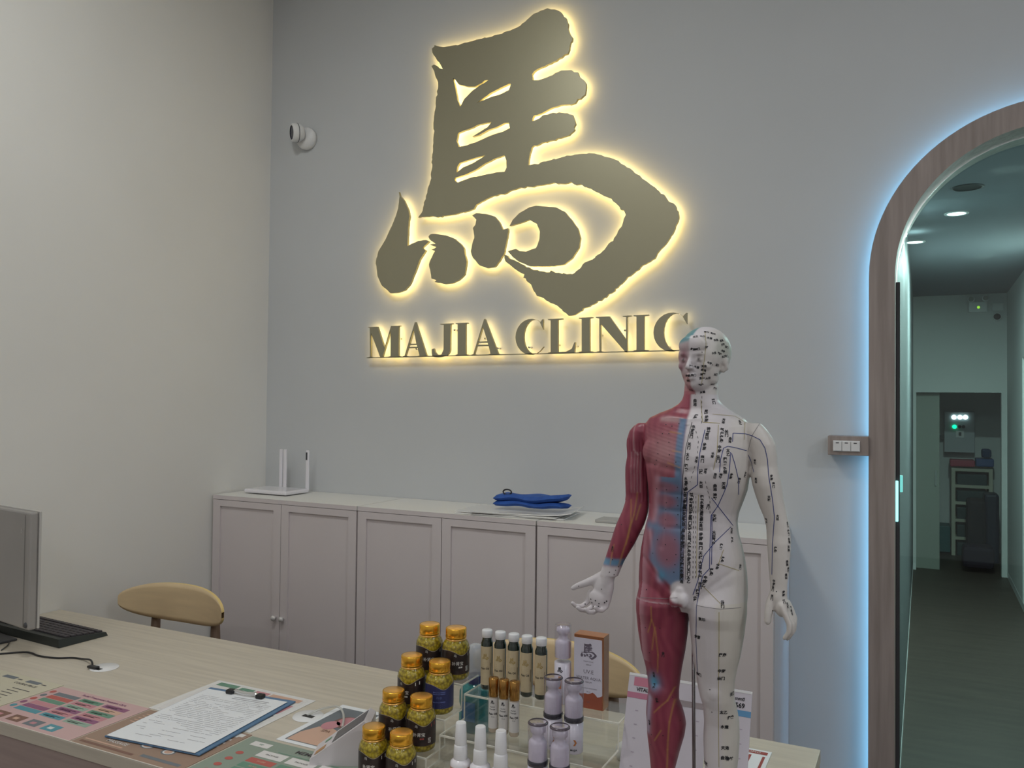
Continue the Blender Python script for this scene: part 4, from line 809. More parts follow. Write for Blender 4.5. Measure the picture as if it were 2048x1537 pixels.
# ------------------------------------------------------------ acupuncture model figure on the desk
FG = np.array((-.350, 1.45, DT)); FA = R(-6.4)          # local x = his left, local -y = his front
Lx = np.array((math.cos(FA), math.sin(FA), 0)); Bk = np.array((-math.sin(FA), math.cos(FA), 0))
def pl(u, v):
    d = ray(u, v); t_ = ((FG-CAM)@Bk)/(d@Bk); p = CAM+d*t_-FG; return p@Lx, p[2]
PXM = 1.0/ (abs(pl(1400, 900)[0]-pl(1401, 900)[0]))
fig = thing('acupuncture_model', 'standing acupuncture body model, left half white with marks, right half red muscle', 'figure', tuple(FG), FA)
BG = G()
def loft(rows, k, fwd=0., n=30, ex=2.0, capz=True):
    """rows (v,uL,uR[,k,fwd]) -> stacked near-elliptic rings in the figure's frame"""
    rings = []
    for row in rows:
        v, ul, ur = row[:3]; kk = row[3] if len(row) > 3 else k; ff = row[4] if len(row) > 4 else fwd
        a, z = pl(ul, v); b, _ = pl(ur, v); w = (b-a)/2; c = (a+b)/2
        w *= 1/math.sqrt(math.cos(R(20))**2+kk**2*math.sin(R(20))**2)*math.cos(R(20)) if kk < 1 else .985
        rings.append((c, -ff, z, w, w*kk))
    V_ = []; F_ = []
    for (cx, cy, z, rx, ry) in rings:
        for j in range(n):
            a = 2*PI*j/n; ca, sa = math.cos(a), math.sin(a)
            V_.append((cx+rx*math.copysign(abs(ca)**(2/ex), ca), cy+ry*math.copysign(abs(sa)**(2/ex), sa), z))
    for i in range(len(rings)-1):
        for j in range(n): j2 = (j+1) % n; F_.append((i*n+j, i*n+j2, (i+1)*n+j2, (i+1)*n+j))
    F_ += [tuple(range(n)), tuple((len(rings)-1)*n+j for j in reversed(range(n)))]
    BG.add(V_, F_, 0, True); return rings
def blob(u, v, y, ru, rv, ry, rot=None):
    x, z = pl(u, v); BG.ell((x, y, z), (ru/PXM, ry/PXM, rv/PXM), 0, 20, 12, rot)
def limb(pts):
    """pts (u,v,y_px_forward,r_px)"""
    P = []; r_ = []
    for u, v, f, r in pts: x, z = pl(u, v); P.append((x, -f/PXM, z)); r_.append(r/PXM)
    BG.tube(P, r_, 14); BG.ell(P[0], (r_[0],)*3, 0, 14, 8); BG.ell(P[-1], (r_[-1],)*3, 0, 14, 8)
loft([(758, 1369, 1433, .95, -.004), (775, 1368, 1435, .92, -.004), (790, 1367, 1435, .88, -.003), (800, 1364, 1437, .8, -.002), (808, 1357, 1444, .70, -.003), (817, 1342, 1456, .55, -.004), (826, 1320, 1472, .48, -.003), (835, 1301, 1490, .46, 0), (848, 1292, 1503, .47, .001), (866, 1291, 1506, .52, .003), (885, 1293, 1507, .56, .005), (905, 1295, 1506, .60, .007), (930, 1297, 1504, .62, .008), (951, 1299, 1501, .62, .007), (969, 1300, 1497, .62, .004), (990, 1300, 1488, .63, .001), (1013, 1299, 1478, .64, -.001), (1029, 1298, 1475, .65, -.001), (1050, 1292, 1477, .64, -.001), (1070, 1288, 1483, .62, -.001), (1094, 1283, 1489, .60, -.002), (1125, 1279, 1493, .59, -.004), (1150, 1277, 1494, .59, -.006), (1170, 1276, 1493, .58, -.008), (1190, 1278, 1491, .54, -.007), (1204, 1285, 1484, .44, -.006)], .6, ex=2.25)
# chest, shoulder blades, belly, buttocks
for s_ in (-1, 1):
    cx = 1392+s_*45
    blob(cx-6, 903, -.031, 44, 36, 24); blob(1392+s_*40, 1165, .030, 42, 46, 34); blob(1392+s_*45, 880, .022, 40, 50, 24)
blob(1385, 1085, -.022, 62, 60, 30)
# legs
loft([(1150, 1282, 1384, .85), (1172, 1279, 1384, .98), (1195, 1277, 1382, 1.08), (1214, 1277, 1376, 1.1), (1235, 1278, 1374.5), (1256, 1280, 1373), (1293, 1285.5, 1368), (1327, 1293.5, 1362), (1350, 1297.5, 1359), (1372, 1299, 1356.5), (1390, 1297, 1356.5), (1407, 1293, 1360, 1.05, -.006), (1425, 1291, 1363, 1.08, -.010), (1441, 1291, 1364.5, 1.08, -.013), (1464, 1291, 1361, 1.08, -.014), (1498, 1295, 1352, 1.1, -.013), (1535, 1299, 1344, 1.1, -.010), (1580, 1306, 1337, 1.12, -.008), (1620, 1309, 1333, 1.15, -.008), (1650, 1308, 1334, 1.25, -.008), (1672, 1306, 1337, 1.35, -.004)], 1.0, ex=2.1)
loft([(1150, 1386, 1491, .85), (1172, 1383, 1493, .98), (1195, 1379, 1492, 1.08), (1219, 1380, 1491.5, 1.1), (1240, 1381.5, 1489), (1259, 1383.5, 1487), (1299, 1387, 1480), (1327, 1391, 1473), (1350, 1395, 1469), (1372, 1398, 1467.5), (1390, 1402, 1468), (1407, 1405, 1470, 1.05, -.006), (1425, 1405, 1471.5, 1.08, -.010), (1441, 1405, 1472.5, 1.08, -.013), (1470, 1403, 1473, 1.08, -.014), (1512, 1405, 1471, 1.1, -.012), (1535, 1408, 1469, 1.1, -.010), (1580, 1414, 1462, 1.12, -.008), (1620, 1420, 1458, 1.15, -.008), (1650, 1421, 1460, 1.25, -.008), (1672, 1420, 1463, 1.35, -.004)], 1.0, ex=2.1)
for u in (1327, 1436): blob(u, 1378, -.0185, 19, 24, 15)          # kneecaps
for u, s_ in ((1320, -1), (1441, 1)):                            # feet
    x, _ = pl(u, 1672); BG.ell((x, -.024, .044), (.017, .052, .016), 0, 20, 12); BG.ell((x, .016, .044), (.015, .018, .020), 0, 18, 10); BG.ell((x, -.052, .040), (.020, .022, .010), 0, 18, 10)
    for k in range(5): BG.ell((x+s_*(-.016+.0078*k), -.074+.004*k, .037), (.0045+(.0022 if k == 0 else 0), .010, .006), 0, 10, 6)
# arms: rings follow the outlines
loft([(846, 1277, 1303, .9), (852, 1268, 1308, .9), (862, 1259.5, 1311, .9), (878, 1254.5, 1306, .9), (890, 1254, 1302, .92), (912, 1255, 1299, .95), (935, 1253, 1298, 1.), (956, 1252, 1298, 1., -.002), (975, 1252, 1298, 1., -.003), (990, 1251.5, 1298, .95, -.003), (1005, 1250, 1298, .9, -.001), (1021, 1246, 1297, .85, .002), (1034, 1241, 1294, .85, .004), (1047, 1236, 1290, .85, .006), (1065, 1231, 1282, .85, .009), (1081, 1227, 1275, .85, .011), (1100, 1222, 1264.5, .82, .014), (1118, 1217, 1255, .78, .016), (1132, 1213, 1250, .75, .018), (1146, 1210, 1245, .72, .020)], 1.)
loft([(846, 1486, 1522, .9), (852, 1484, 1528, .9), (862, 1484, 1537, .9), (875, 1488, 1546, .9), (888, 1495, 1552.5, .92), (905, 1500, 1555, .95), (930, 1503, 1556, .98), (951, 1502, 1560, 1.), (969, 1505, 1563.5, 1.), (987, 1509, 1567, .95), (1013, 1518, 1571.5, .9), (1034, 1527, 1576, .88), (1050, 1531, 1579.5, .88), (1066, 1532.5, 1582, .88), (1083, 1534, 1583.5, .88, .003), (1112, 1537, 1583, .88, .006), (1135, 1539.5, 1581.5, .86, .008), (1151, 1541.5, 1580.5, .84, .010), (1165, 1543.5, 1579.5, .85, .011), (1180, 1543, 1579.5, .85, .012)], 1.)
# his right hand (palm to the front, fingers curled forward)
rz_ = Matrix.Rotation(R(16), 3, 'Y'); blob(1216, 1172, -.022, 20, 33, 10, rz_); blob(1208, 1192, -.026, 20, 18, 9, rz_); blob(1226, 1180, -.020, 10, 28, 10, rz_)
limb([(1218, 1146, 18, 10), (1200, 1156, 22, 9.5), (1180, 1163.5, 27, 7.5), (1167, 1168, 29, 6.2), (1160, 1171.5, 31, 5.0)])
blob(1203, 1162, -.020, 14, 12, 8); limb([(1229, 1130, 20, 15), (1226, 1148, 21, 14.5), (1222, 1164, 22, 13)])
for k, (u, v, du, ln) in enumerate(((1186, 1195, -12, 1.0), (1198, 1202, -11, 1.12), (1211, 1206, -10, 1.1), (1224, 1204, -9, .9))):
    limb([(u+4, v-14, 22, 6.2), (u-1, v+6, 24, 5.7), (u+du*.5, v+11, 38*ln, 5.1), (u+du, v+8, 50*ln, 4.7), (u+du*1.25, v+1, 57*ln, 4.2)])
# his left hand (palm towards the thigh, fingers hanging and curling in)
blob(1560, 1194, -.010, 16, 27, 19); blob(1569, 1212, -.012, 13, 18, 20)
limb([(1554, 1186, 18, 9), (1547, 1205, 24, 8.2), (1545, 1222, 28, 7.4), (1544.5, 1237, 30, 6.0)])
for k, (f, l, rr) in enumerate(((28, .93, 6.0), (14.5, 1.0, 6.3), (1.5, .96, 6.0), (-10.5, .84, 5.2))):
    q0 = (1570, 1212); path = [(1570, 1206), (1580, 1226), (1588, 1246), (1587, 1262), (1578, 1274)]
    limb([(q0[0]+(u-q0[0])*l+k*.8, q0[1]+(v-q0[1])*l, f, rr*(1-.07*i)) for i, (u, v) in enumerate(path)])
# pelvis front
blob(1379, 1186, -.046, 13, 17, 13); blob(1371, 1190, -.052, 10, 15, 11); blob(1387, 1190, -.050, 10, 15, 11); blob(1381, 1172, -.044, 12, 12, 12)
# head, turned a little further to his right
HX, HZ = pl(1407, 708); HR = Matrix.Rotation(R(-10), 3, 'Z'); HC = Vector((HX, .004, HZ))
def hp(x, y, z): return HC+HR@Vector((x/PXM, -y/PXM, z/PXM))
def hb(x, y, z, rx, ry, rz, extra=None):
    BG.ell(hp(x, y, z), (rx/PXM, ry/PXM, rz/PXM), 0, 24, 16, HR if extra is None else HR@extra)
hb(0, -5, 3, 47, 57, 50); hb(0, 14, -6, 43, 40, 42); hb(0, 16, -30, 37, 34, 38); hb(0, 22, -52, 26, 27, 22); hb(0, 36, -59, 13, 13, 10)
hb(0, 47, -2, 27, 7, 5); hb(0, 44, 14, 30, 11, 20)
for s_ in (-1, 1):
    hb(s_*23, 34, -24, 12, 12, 11); hb(s_*24, 12, -46, 10, 20, 14); hb(s_*16.5, 42.5, -13, 8.5, 6, 5)
    hb(s_*45, -5, -19, 5.0, 9, 15, Matrix.Rotation(R(10), 3, 'X')); hb(s_*39.5, -2, -31, 4.5, 6, 7)
    hb(s_*5.0, 56, -29, 4.2, 5, 3.6)
a_, b_, c_ = hp(0, 49, -7), hp(0, 57, -20), hp(0, 61, -28); BG.tube([a_, b_, c_], [4.2/PXM, 4.8/PXM, 5.4/PXM], 12); hb(0, 60.5, -28, 5.4, 5.2, 4.6)
hb(0, 49.5, -43, 11, 6, 3.4); hb(0, 48.5, -48.5, 9.5, 6, 3.6); hb(0, 44, -34, 14, 8, 6)
# fuse into one continuous skin
tmp = obj('tmp_body', BG, 'white')
m1 = tmp.modifiers.new('r', 'REMESH'); m1.mode = 'VOXEL'; m1.voxel_size = .0019; m1.use_smooth_shade = True
m2 = tmp.modifiers.new('s', 'SMOOTH'); m2.factor = .5; m2.iterations = 7
bpy.context.view_layer.update()
me = bpy.data.meshes.new_from_object(tmp.evaluated_get(bpy.context.evaluated_depsgraph_get())); bpy.data.objects.remove(tmp)
me.name = 'body_skin'; nv = len(me.vertices); co_ = np.empty(nv*3); me.vertices.foreach_get('co', co_); co_ = co_.reshape(-1, 3)
no_ = np.empty(nv*3); me.vertices.foreach_get('normal', no_); no_ = no_.reshape(-1, 3)
X, Y_, Z = co_[:, 0].copy(), co_[:, 1].copy(), co_[:, 2].copy(); front = np.clip(-no_[:, 1], 0, 1)
MX = pl(1392, 950)[0]                                   # body midline
def zz_(v): return pl(1392, v)[1]
def gs(a, s_): return np.exp(-(a/s_)**2)
def seg2(ax, az, bx, bz):
    px, pz = X-ax, Z-az; dx, dz = bx-ax, bz-az; t_ = np.clip((px*dx+pz*dz)/(dx*dx+dz*dz), 0, 1); return np.hypot(px-t_*dx, pz-t_*dz)
p1_ = 1/PXM
disp = np.zeros(nv); tf = front*(Z > zz_(1205))*(Z < zz_(800))*(np.abs(X-MX) < 100*p1_)
disp -= tf*.0016*gs(X-MX, 5*p1_)*(Z > zz_(1100))*(Z < zz_(850))                       # linea alba
for k, v in enumerate((985, 1018, 1052)): disp -= tf*.0014*gs(Z-zz_(v), 4*p1_)*gs(X-MX, 42*p1_)
for s_ in (-1, 1):
    disp -= tf*.0022*gs(seg2(MX+s_*12*p1_, zz_(938), MX+s_*75*p1_, zz_(928)), 6*p1_)   # under the chest
    disp += tf*.0020*gs(seg2(MX+s_*8*p1_, zz_(838), MX+s_*75*p1_, zz_(826)), 5*p1_)    # collarbones
    disp -= tf*.0018*gs(seg2(MX+s_*45*p1_, zz_(975), MX+s_*48*p1_, zz_(1090)), 6*p1_)
    disp -= front*.0018*gs(seg2(MX+s_*92*p1_, zz_(1120), MX+s_*20*p1_, zz_(1185)), 5*p1_)  # groin
    disp += tf*.0015*gs(np.hypot(X-MX-s_*52*p1_, Z-zz_(932)), 4*p1_)
disp -= tf*.0025*gs(np.hypot(X-MX, Z-zz_(1085)), 4*p1_)                                # navel
rng2 = np.random.default_rng(2); redarm = (X < pl(1300, 950)[0])
disp += np.where(redarm & (Z < zz_(880)) & (Z > zz_(1010)), .0007*np.sin((X-.0*Z)/p1_*1.15), 0)
disp += np.where((X < MX-3*p1_) & (Z < zz_(850)) & (Z > zz_(935)) & (~redarm), .0002*np.sin((Z+.25*X)/p1_*.9), 0)*front
# eye sockets
Hl = (co_-np.array(HC))@np.array(HR)*PXM; hx, hy, hz = Hl[:, 0], -Hl[:, 1], Hl[:, 2]; isf = (Z > zz_(800)) & (hy > 15)
for s_ in (-1, 1):
    disp -= isf*.0034*gs(np.hypot((hx-s_*16.5)/1.5, hz+8.5), 3.0); disp -= isf*.0020*gs(np.hypot((hx-s_*8.5), hz+12), 4.5)
    disp -= isf*.0018*gs(np.hypot((hx-s_*16.5)/1.6, hz+18.5), 2.4); disp += isf*.0010*gs(np.hypot((hx-s_*16.5)/1.4, hz+13.3), 3.2)
    disp -= (Z > zz_(800))*.0022*gs(np.hypot((hy+8)/1.0, (hz+19)/1.7), 5.0)*(np.abs(hx) > 40)
disp -= isf*.0018*gs(np.hypot(hx/3.4, hz+45.8), 1.9)
co2 = co_+no_*disp[:, None]; me.vertices.foreach_set('co', co2.ravel()); me.update()
bm2 = bmesh.new(); bm2.from_mesh(me); tree = BVHTree.FromBMesh(bm2)
fm = Matrix.Translation(FG)@Matrix.Rotation(FA, 4, 'Z'); fi = fm.inverted(); camL = fi@Vector(CAM)
def plf(u, v):
    p, n, i, dist = tree.ray_cast(camL, (fi.to_3x3()@Vector(ray(u, v))).normalized())
    return (p[0], p[2]) if p is not None else pl(u, v)
# painted colours of the plastic skin
WHITE = np.array((.66, .62, .64)); RED = np.array((.25, .045, .078)); RED2 = np.array((.36, .085, .115)); PINK = np.array((.55, .30, .36)); BLUE = np.array((.13, .23, .37)); TEAL = np.array((.13, .30, .34)); YEL = np.array((.50, .27, .08)); CREAM = np.array((.64, .60, .52))
C_ = np.tile(WHITE, (nv, 1))
def mix(mask, col_): 
    m_ = np.clip(mask, 0, 1)[:, None]; C_[:] = C_*(1-m_)+col_*m_
def st(a, e): return 1/(1+np.exp(-a/e))
e = 1.2*p1_
side_ = st(X-plf(1455, 950)[0], 6*p1_)*(Z < zz_(800)); mix(side_*.55, CREAM)
legside = st(X-plf(1440, 1400)[0], 2*p1_)*(Z < zz_(1190))*(X < pl(1496, 1200)[0]); mix(legside*.7, CREAM)
nrm = .5+.5*np.sin(X*420+2.2*np.sin(Z*34)+1.3*np.sin(Z*90+X*60))
body = (Z < zz_(788)); rh = st(MX-2*p1_-X, e*.8)*body; rh *= st(Z-zz_(1204), e)+((X < pl(1377, 1300)[0]) & (Z < zz_(1204)))
rh = np.clip(rh, 0, 1); hand = st(zz_(1147)-Z, 2*p1_)*(X < pl(1252, 1170)[0]); rh *= 1-hand
mix(rh, RED); mix(rh*np.clip(nrm, 0, 1)*.45, RED2)
# paler fascia on thigh side, outer hip and inner shin
torso = (~redarm)
mix(rh*torso*st(plf(1292, 1150)[0]-X, 4*p1_)*(Z < zz_(1010))*(Z > zz_(1330))*.8, PINK*.9)
mix(rh*gs(seg2(*plf(1300, 1395), *plf(1296, 1460)), 7*p1_)*.9, np.array((.40, .34, .46)))
mix(rh*gs(seg2(*plf(1300, 1060), *plf(1318, 1160)), 5*p1_)*.7, PINK)
mix(rh*torso*gs(seg2(*plf(1316, 960), *plf(1310, 1040)), 9*p1_)*.8, PINK)
# chest: lighter pink pectoral, blue strip by the midline, blue belly sheath with red patches
mix(rh*torso*np.clip(gs(np.hypot((X-plf(1335, 895)[0])/1.3, Z-zz_(900)), 36*p1_), 0, 1)*.75, np.array((.46, .26, .27)))
mix(rh*torso*front*gs(seg2(*plf(1325, 838), *plf(1368, 842)), 5*p1_)*.8, np.array((.50, .36, .36)))
strip = st(X-(MX-16*p1_), e)*(Z < zz_(838))*(Z > zz_(955)); mix(rh*strip*torso*.95, BLUE)
sheath = st(X-(MX-64*p1_+.18*(Z-zz_(1050))), 3*p1_)*(Z < zz_(952)+.0)*st(Z-(zz_(1172)+.9*np.clip(MX-22*p1_-X, 0, 1)), 2*p1_); mix(rh*torso*sheath*.92, BLUE)
mix(rh*torso*gs(seg2(*plf(1298, 1050), *plf(1340, 1062)), 9*p1_)*.8, BLUE)
for (u, v, a, b, s_) in ((1330, 975, 27, 10, .75), (1332, 1003, 22, 13, .85), (1334, 1042, 21, 15, .85), (1334, 1100, 26, 34, .85)):
    q = plf(u, v); mix(rh*torso*st(1-np.hypot((X-q[0])/(a*p1_), (Z-q[1])/(b*p1_)), .15)*s_, np.array((.33, .115, .15)))
mix(rh*gs(np.hypot((X-plf(1322, 1152)[0]), (Z-zz_(1150))*.8), 9*p1_)*.8, np.array((.07, .32, .50)))
gq = plf(1362, 1186); gm = st(1-np.hypot((X-gq[0])/(24*p1_), (Z-gq[1])/(21*p1_)), .05)*(Y_ < -.040); mix(gm, WHITE)
# tendon ring at the wrist, knee patch, hip seam
mix(st(7*p1_-np.abs(Z-zz_(1139)), e)*(X < pl(1260, 1140)[0])*.9, np.array((.12, .30, .46)))
mix(gs(np.hypot(X-plf(1308, 1368)[0], (Z-zz_(1370))*.8), 13*p1_)*.95*(rh > .3), np.array((.10, .34, .52)))
# nerves
for pts in ([(1275, 985), (1268, 1030), (1256, 1075), (1248, 1130)], [(1262, 1000), (1262, 1045), (1252, 1090)], [(1281, 1010), (1272, 1040)], [(1228, 1090), (1220, 1130)], [(1302, 1215), (1303, 1240), (1311, 1265), (1316, 1310), (1315, 1345)], [(1303, 1240), (1296, 1265)], [(1310, 1255), (1304, 1300)], [(1350, 1375), (1335, 1402), (1318, 1416), (1308, 1426)], [(1350, 1400), (1339, 1445), (1335, 1500), (1334, 1537)], [(1322, 1462), (1309, 1482)], [(1362, 868), (1340, 864)], [(1362, 905), (1345, 902)], [(1360, 936), (1335, 926)]):
    for a, b in zip(pts[:-1], pts[1:]): mix(rh*gs(seg2(*plf(*a), *plf(*b)), 1.35*p1_)*(no_[:, 1] < .2)*.6, YEL)
for pts in ([(1276, 845), (1268, 900), (1276, 910)], ):
    for a, b in zip(pts[:-1], pts[1:]): mix(rh*gs(seg2(*plf(*a), *plf(*b)), 1.6*p1_)*.5, np.array((.55, .40, .42)))
for u in (1263, 1269, 1275, 1281): mix(rh*gs(seg2(*plf(u, 905), *plf(u, 985)), 1.1*p1_)*.45, np.array((.60, .42, .44)))
# head colours (head frame)
hd_ = (Z > zz_(790)); hm = st(-hx-1.5, .7)*hd_
mix(hm*st(hz-22-.2*hx, 1.5), TEAL); mix(hm*st(22-hz+.2*hx, 1.5)*.75, np.array((.45, .33, .35))); 
for (a, b, r_) in ((-17, -12, 9), (-26, -28, 8), (-14, -2, 8), (-33, -8, 7)): mix(hm*gs(np.hypot(hx-a, hz-b), r_)*.8, np.array((.30, .12, .16)))
mix(hm*st(-hz-42, 2)*st(hz+60, 3)*.7, np.array((.42, .18, .17))); mix(hm*st(-hz-60, 2)*.8, np.array((.42, .14, .16)))
nk = (Z < zz_(783))*(Z > zz_(815))*st(MX-6*p1_-X, e); mix(nk*.8, np.array((.38, .10, .14)))
mix(hd_*st(hx-20, 3)*.5, CREAM); mix(hd_*st(hx-39, 3)*st(hz+6, 4)*.55, np.array((.34, .40, .30)))
for s_ in (-1, 1):
    mix(isf*gs(np.hypot((hx-s_*16.5)/1.7, hz+13), 2.2)*.8, np.array((.50, .47, .47))); mix(isf*gs(np.hypot(hx-s_*16.5, hz+13), 2.3)*1.0, np.array((.03, .02, .02))); mix(isf*gs(np.hypot((hx-s_*16.5)/2.6, hz+10.2), 1.2)*.55, np.array((.15, .12, .12)))
mix(isf*gs(np.hypot(hx/4, hz+45.8), 1.0)*.6, np.array((.25, .18, .2)))
ca = me.color_attributes.new('paint', 'FLOAT_COLOR', 'POINT'); ca.data.foreach_set('color', np.hstack([C_, np.ones((nv, 1))]).astype(np.float32).ravel())
bm_ = mat('model_skin', (.7, .7, .7), .38, spec=.45); nt = bm_.node_tree; at = nt.nodes.new('ShaderNodeAttribute'); at.attribute_name = 'paint'; nt.links.new(at.outputs['Color'], nt.nodes['Principled BSDF'].inputs['Base Color'])
me.materials.clear(); me.materials.append(bm_); me.polygons.foreach_set('use_smooth', [True]*len(me.polygons))
bo = bpy.data.objects.new('body', me); COL.objects.link(bo); bo.parent = fig
# printed points, names and channels, laid on the skin
def hit(u, v):
    d = (fi.to_3x3()@Vector(ray(u, v))).normalized(); p, n, i, dist = tree.ray_cast(camL, d)
    return (p, n) if p is not None and n.dot(d) < -.12 else None
GLY = ['神封', '灵墟', '步廊', '幽门', '天枢', '大巨', '气户', '库房', '中府', '云门', '关门', '太乙', '归来', '水道', '天池', '曲池']
lg = G(); gi = 0
def stamp(u, v, size=6.6, vert=True, rot=0., col_=0):
    global gi
    h = hit(u, v)
    if not h: return
    p, n = h; up = Vector((0, 0, 1)); up = (up-n*up.dot(n)).normalized(); rt = up.cross(n)*-1; rt = -n.cross(up)*-1
    rt = up.cross(n).normalized()
    if rot: a = R(rot); rt, up = rt*math.cos(a)+up*math.sin(a), up*math.cos(a)-rt*math.sin(a)
    s_ = size*1.18*p1_; w = GLY[gi % len(GLY)]; gi += 1
    for k, ch_ in enumerate(w):
        off = (0, .52-1.04*k) if vert else (-.52+1.04*k, 0)
        V_, F_ = textgeo(ch_, .045); lg.add([p+n*.0005+rt*((x+off[0])*s_)+up*((y+off[1])*s_) for x, y, z in V_], F_, col_)
def column(pts, step, **k):
    P = [np.array(p, float) for p in pts]
    for a, b in zip(P[:-1], P[1:]):
        n = max(1, round(np.linalg.norm(b-a)/step))
        for i in range(n): q = a+(b-a)*i/n; stamp(q[0], q[1], **k)
    stamp(P[-1][0], P[-1][1], **k)
column([(1371, 984), (1366, 1070), (1363, 1160)], 13.2, size=6.2); column([(1383, 990), (1379, 1070), (1377, 1160)], 14, size=6.0)
column([(1404, 998), (1402, 1056)], 12, size=5.6); column([(1402, 1074), (1400, 1150)], 18, size=6.2)
for q in ((1391, 834), (1386, 858), (1383, 871), (1378, 893), (1375, 914), (1372.5, 936), (1372, 962), (1372, 974), (1390, 806), (1417, 862), (1414, 874), (1409, 894), (1405, 919), (1402, 942), (1402, 970), (1444, 864), (1443, 879), (1439, 899), (1436, 919), (1453, 868), (1456, 906), (1450, 923), (1450, 941), (1447, 972), (1430, 976), (1430, 994), (1412, 826), (1413, 838), (1427, 803), (1429, 1037), (1428, 1070), (1427, 1084), (1423, 1145), (1411, 1160), (1445, 1210), (1400, 1172), (1407, 1168), (1395, 1186), (1390, 1198)): stamp(*q, size=5.8)
for q in ((1447, 843), (1460, 881), (1441, 953), (1430, 953), (1462, 953), (1478, 962), (1490, 950), (1463, 1062), (1464, 1081), (1445, 1120), (1435, 1134), (1480, 1135), (1416, 1014), (1480, 846), (1442, 1094), (1425, 911), (1393, 920), (1411, 942)): stamp(*q, size=4.6, rot=-12)
for q in ((1510, 925), (1512, 962), (1543, 956), (1547, 971), (1538, 998), (1555, 1036), (1533, 1043), (1551, 1100), (1548, 1166), (1546, 1178), (1544, 1196), (1547, 1226), (1575, 1050), (1577, 1066), (1578, 1082), (1577, 1098), (1574, 1127), (1576, 1141), (1572, 1154), (1567, 1188), (1568, 1204), (1575, 1212), (1583, 1226), (1582, 1219)): stamp(*q, size=4.4)
for q in ((1445, 1311), (1443, 1343), (1442, 1358), (1464, 1389), (1447, 1426), (1461, 1436), (1449, 1455), (1450, 1497), (1449, 1517), (1459, 1519), (1404, 1240), (1395, 1275), (1398, 1350), (1402, 1413), (1403, 1473), (1412, 1528)): stamp(*q, size=6.0, vert=False)
for q in ((1308, 1350), (1308, 1373), (1314, 1402), (1299, 1446), (1326, 1310), (1225, 1099)): stamp(*q, size=4.6)
for q in ((1391, 674), (1405, 674), (1419, 677), (1432, 681), (1443, 682), (1413, 665), (1426, 668), (1386, 699), (1395, 699), (1413, 695), (1428, 707), (1439, 708), (1446, 690), (1446, 703), (1453, 695), (1453, 713), (1447, 714), (1383, 733), (1393, 735), (1408, 733), (1407, 741), (1406, 749), (1404, 757), (1376, 752), (1387, 751), (1377, 762), (1416, 757), (1402, 770), (1383, 781), (1419, 727), (1434, 731), (1431, 750), (1425, 769), (1430, 778), (1405, 785)): stamp(*q, size=4.2, vert=False, rot=random.choice((-15, 0, 10)))
o = obj('point_names', lg, ['black_print'], fig); o['kind'] = 'stuff'; o['label'] = 'tiny black printed point names'
def ribbon(g, pts, w=.7, mi=0, dash=False):
    P = [np.array(p, float) for p in pts]; L_ = []
    for a, b in zip(P[:-1], P[1:]):
        n = max(1, int(np.linalg.norm(b-a)/2.5)); L_ += [a+(b-a)*i/n for i in range(n)]
    L_.append(P[-1]); prev = None
    for i, q in enumerate(L_):
        h = hit(*q)
        if not h: prev = None; continue
        p, n = h; p = p+n*.00045
        if prev is not None and (p-prev[0]).length < .008 and not (dash and i % 4 < 2):
            t_ = (p-prev[0]).normalized(); s0 = prev[1].cross(t_).normalized()*w*p1_; s1 = n.cross(t_).normalized()*w*p1_
            g.add([prev[0]-s0, prev[0]+s0, p+s1, p-s1], [(0, 1, 2, 3)], mi)
        prev = (p, n)
g = G()
for pts in ([(1410, 860), (1400, 905), (1396, 935), (1395, 970), (1375, 985), (1372, 1060)], [(1465, 884), (1466, 867), (1490, 868), (1504, 872), (1520, 880), (1530, 897), (1535, 920), (1537, 950), (1545, 1000), (1549, 1035), (1545, 1090), (1544, 1150)], [(1439, 945), (1441, 920), (1447, 897), (1456, 893), (1475, 897), (1493, 902)], [(1496, 910), (1503, 925), (1508, 945)], [(1461, 905), (1459, 940), (1454, 970), (1446, 990), (1436, 1012), (1422, 1032), (1420, 1090), (1419, 1138), (1405, 1153), (1398, 1185), (1393, 1215), (1392, 1280), (1395, 1345)], [(1463, 907), (1470, 930), (1477, 960), (1477, 990)], [(1423, 996), (1466, 1052)], [(1462, 1054), (1430, 1085), (1408, 1112), (1400, 1140), (1396, 1162), (1386, 1190)], [(1424, 1030), (1424, 1090), (1423, 1130)], [(1405, 1440), (1402, 1480), (1410, 1525)]):
    ribbon(g, pts, .62, 0)
for pts in ([(1384, 845), (1372, 895), (1366, 950), (1362, 1010), (1360, 1160)], [(1374, 990), (1371, 1160)], [(1387, 990), (1386, 1160)]): ribbon(g, pts, .45, 1, dash=(pts[0][0] == 1387))
for pts in ([(1388, 850), (1397, 880), (1394, 920), (1380, 965)], [(1392, 990), (1391, 1160)], [(1410, 960), (1420, 1000), (1420, 1030)], [(1404, 790), (1403, 850)]): ribbon(g, pts, .4, 1, dash=True)
for pts in ([(1437, 850), (1434, 905), (1427, 940)], [(1402, 800), (1405, 845), (1440, 847)], [(1438, 1225), (1438, 1300), (1437, 1400), (1438, 1535)], [(1397, 990), (1394, 1080), (1393, 1155)], [(1447, 1100), (1437, 1128), (1478, 1142)], [(1405, 1172), (1445, 1212)], [(1425, 829), (1470, 833), (1490, 845), (1488, 880)], [(1410, 665), (1412, 690), (1403, 770)]): ribbon(g, pts, .5, 2)
for pts in ([(1392, 1211), (1410, 1215), (1440, 1219), (1482, 1216)], [(1519, 848), (1504, 872), (1495, 905)], [(1282, 1196), (1330, 1198), (1355, 1196)]): ribbon(g, pts, .45, 3)
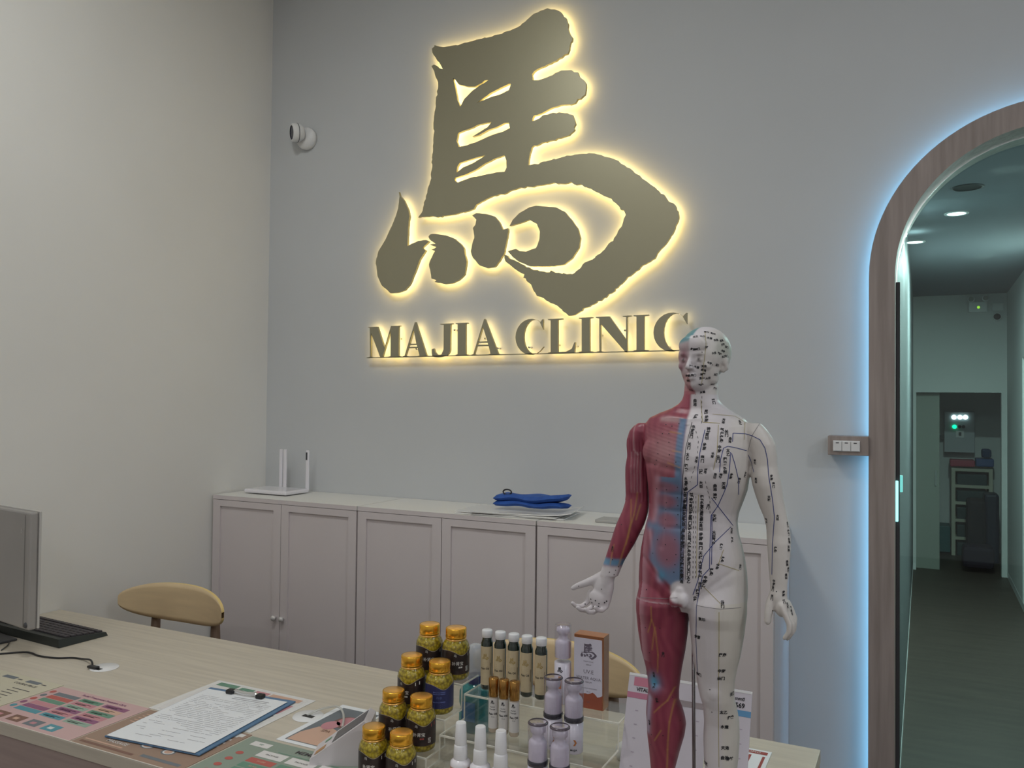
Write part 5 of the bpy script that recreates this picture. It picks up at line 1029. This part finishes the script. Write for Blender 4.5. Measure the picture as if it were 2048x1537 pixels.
o = obj('channel_lines', g, [mat('line_navy', (.03, .05, .22), .5), 'black_print', mat('line_straw', (.42, .36, .16), .5), mat('seam_grey', (.25, .23, .24), .5)], fig); o['kind'] = 'stuff'; o['label'] = 'thin blue, black and straw channel lines'
g = G()
def dot(u, v, r=1.1):
    h = hit(u, v)
    if h:
        p, n = h; p = p+n*.0005; t_ = n.orthogonal().normalized(); w = n.cross(t_); g.add([p+(t_*math.cos(a)+w*math.sin(a))*r*p1_ for a in np.linspace(0, 2*PI, 9)[:-1]], [tuple(range(8))])
for q in ((1313, 921), (1325, 868), (1338, 868), (1316, 886), (1338, 885), (1316, 908), (1339, 910), (1310, 930), (1334, 934), (1352, 925), (1332, 850), (1344, 853), (1358, 848), (1314, 978), (1333, 980), (1355, 975), (1355, 996), (1333, 1006), (1356, 1012), (1332, 1020), (1356, 1030), (1331, 1040), (1354, 1050), (1329, 1057), (1350, 1080), (1315, 1080), (1331, 1090), (1306, 1107), (1352, 1110), (1334, 1120), (1350, 1130), (1348, 1145), (1293, 1180), (1243, 1050), (1262, 1085), (1225, 1120), (1237, 1134), (1231, 1141), (1228, 1150), (1219, 1145), (1203, 1179), (1157.5, 1173), (1299, 1306), (1320, 1257), (1291, 1256), (1345, 1395), (1420, 1380), (1424, 1425), (1360, 1442), (1326, 1472), (1303, 1470), (1404, 705), (1425, 730), (1545, 1222), (1553, 1184), (1302, 1490)): dot(*q)
for q in ((1170, 1209), (1177, 1213), (1187, 1214), (1197, 1213), (1184, 1206), (1191, 1202), (1182, 1199), (1198, 1208), (1209, 1206), (1213, 1203)): dot(*q, 1.5)
o = obj('point_dots', g, ['black_print'], fig); o['kind'] = 'stuff'; bm2.free()
# stand: base plate and rod behind the body
rx_, rz0 = pl(1380, 1250)
obj('support_rod', G().tube([(rx_+.003, .020, .022), (rx_-.001, .018, pl(1378, 1232)[1])], .0030, 12), mat('rod_steel', (.32, .30, .31), .3, .9), fig)
obj('base_plate', G().box((rx_-.12, -.115, .0005), (rx_+.12, .085, .024), bev=.004), 'dark', fig)
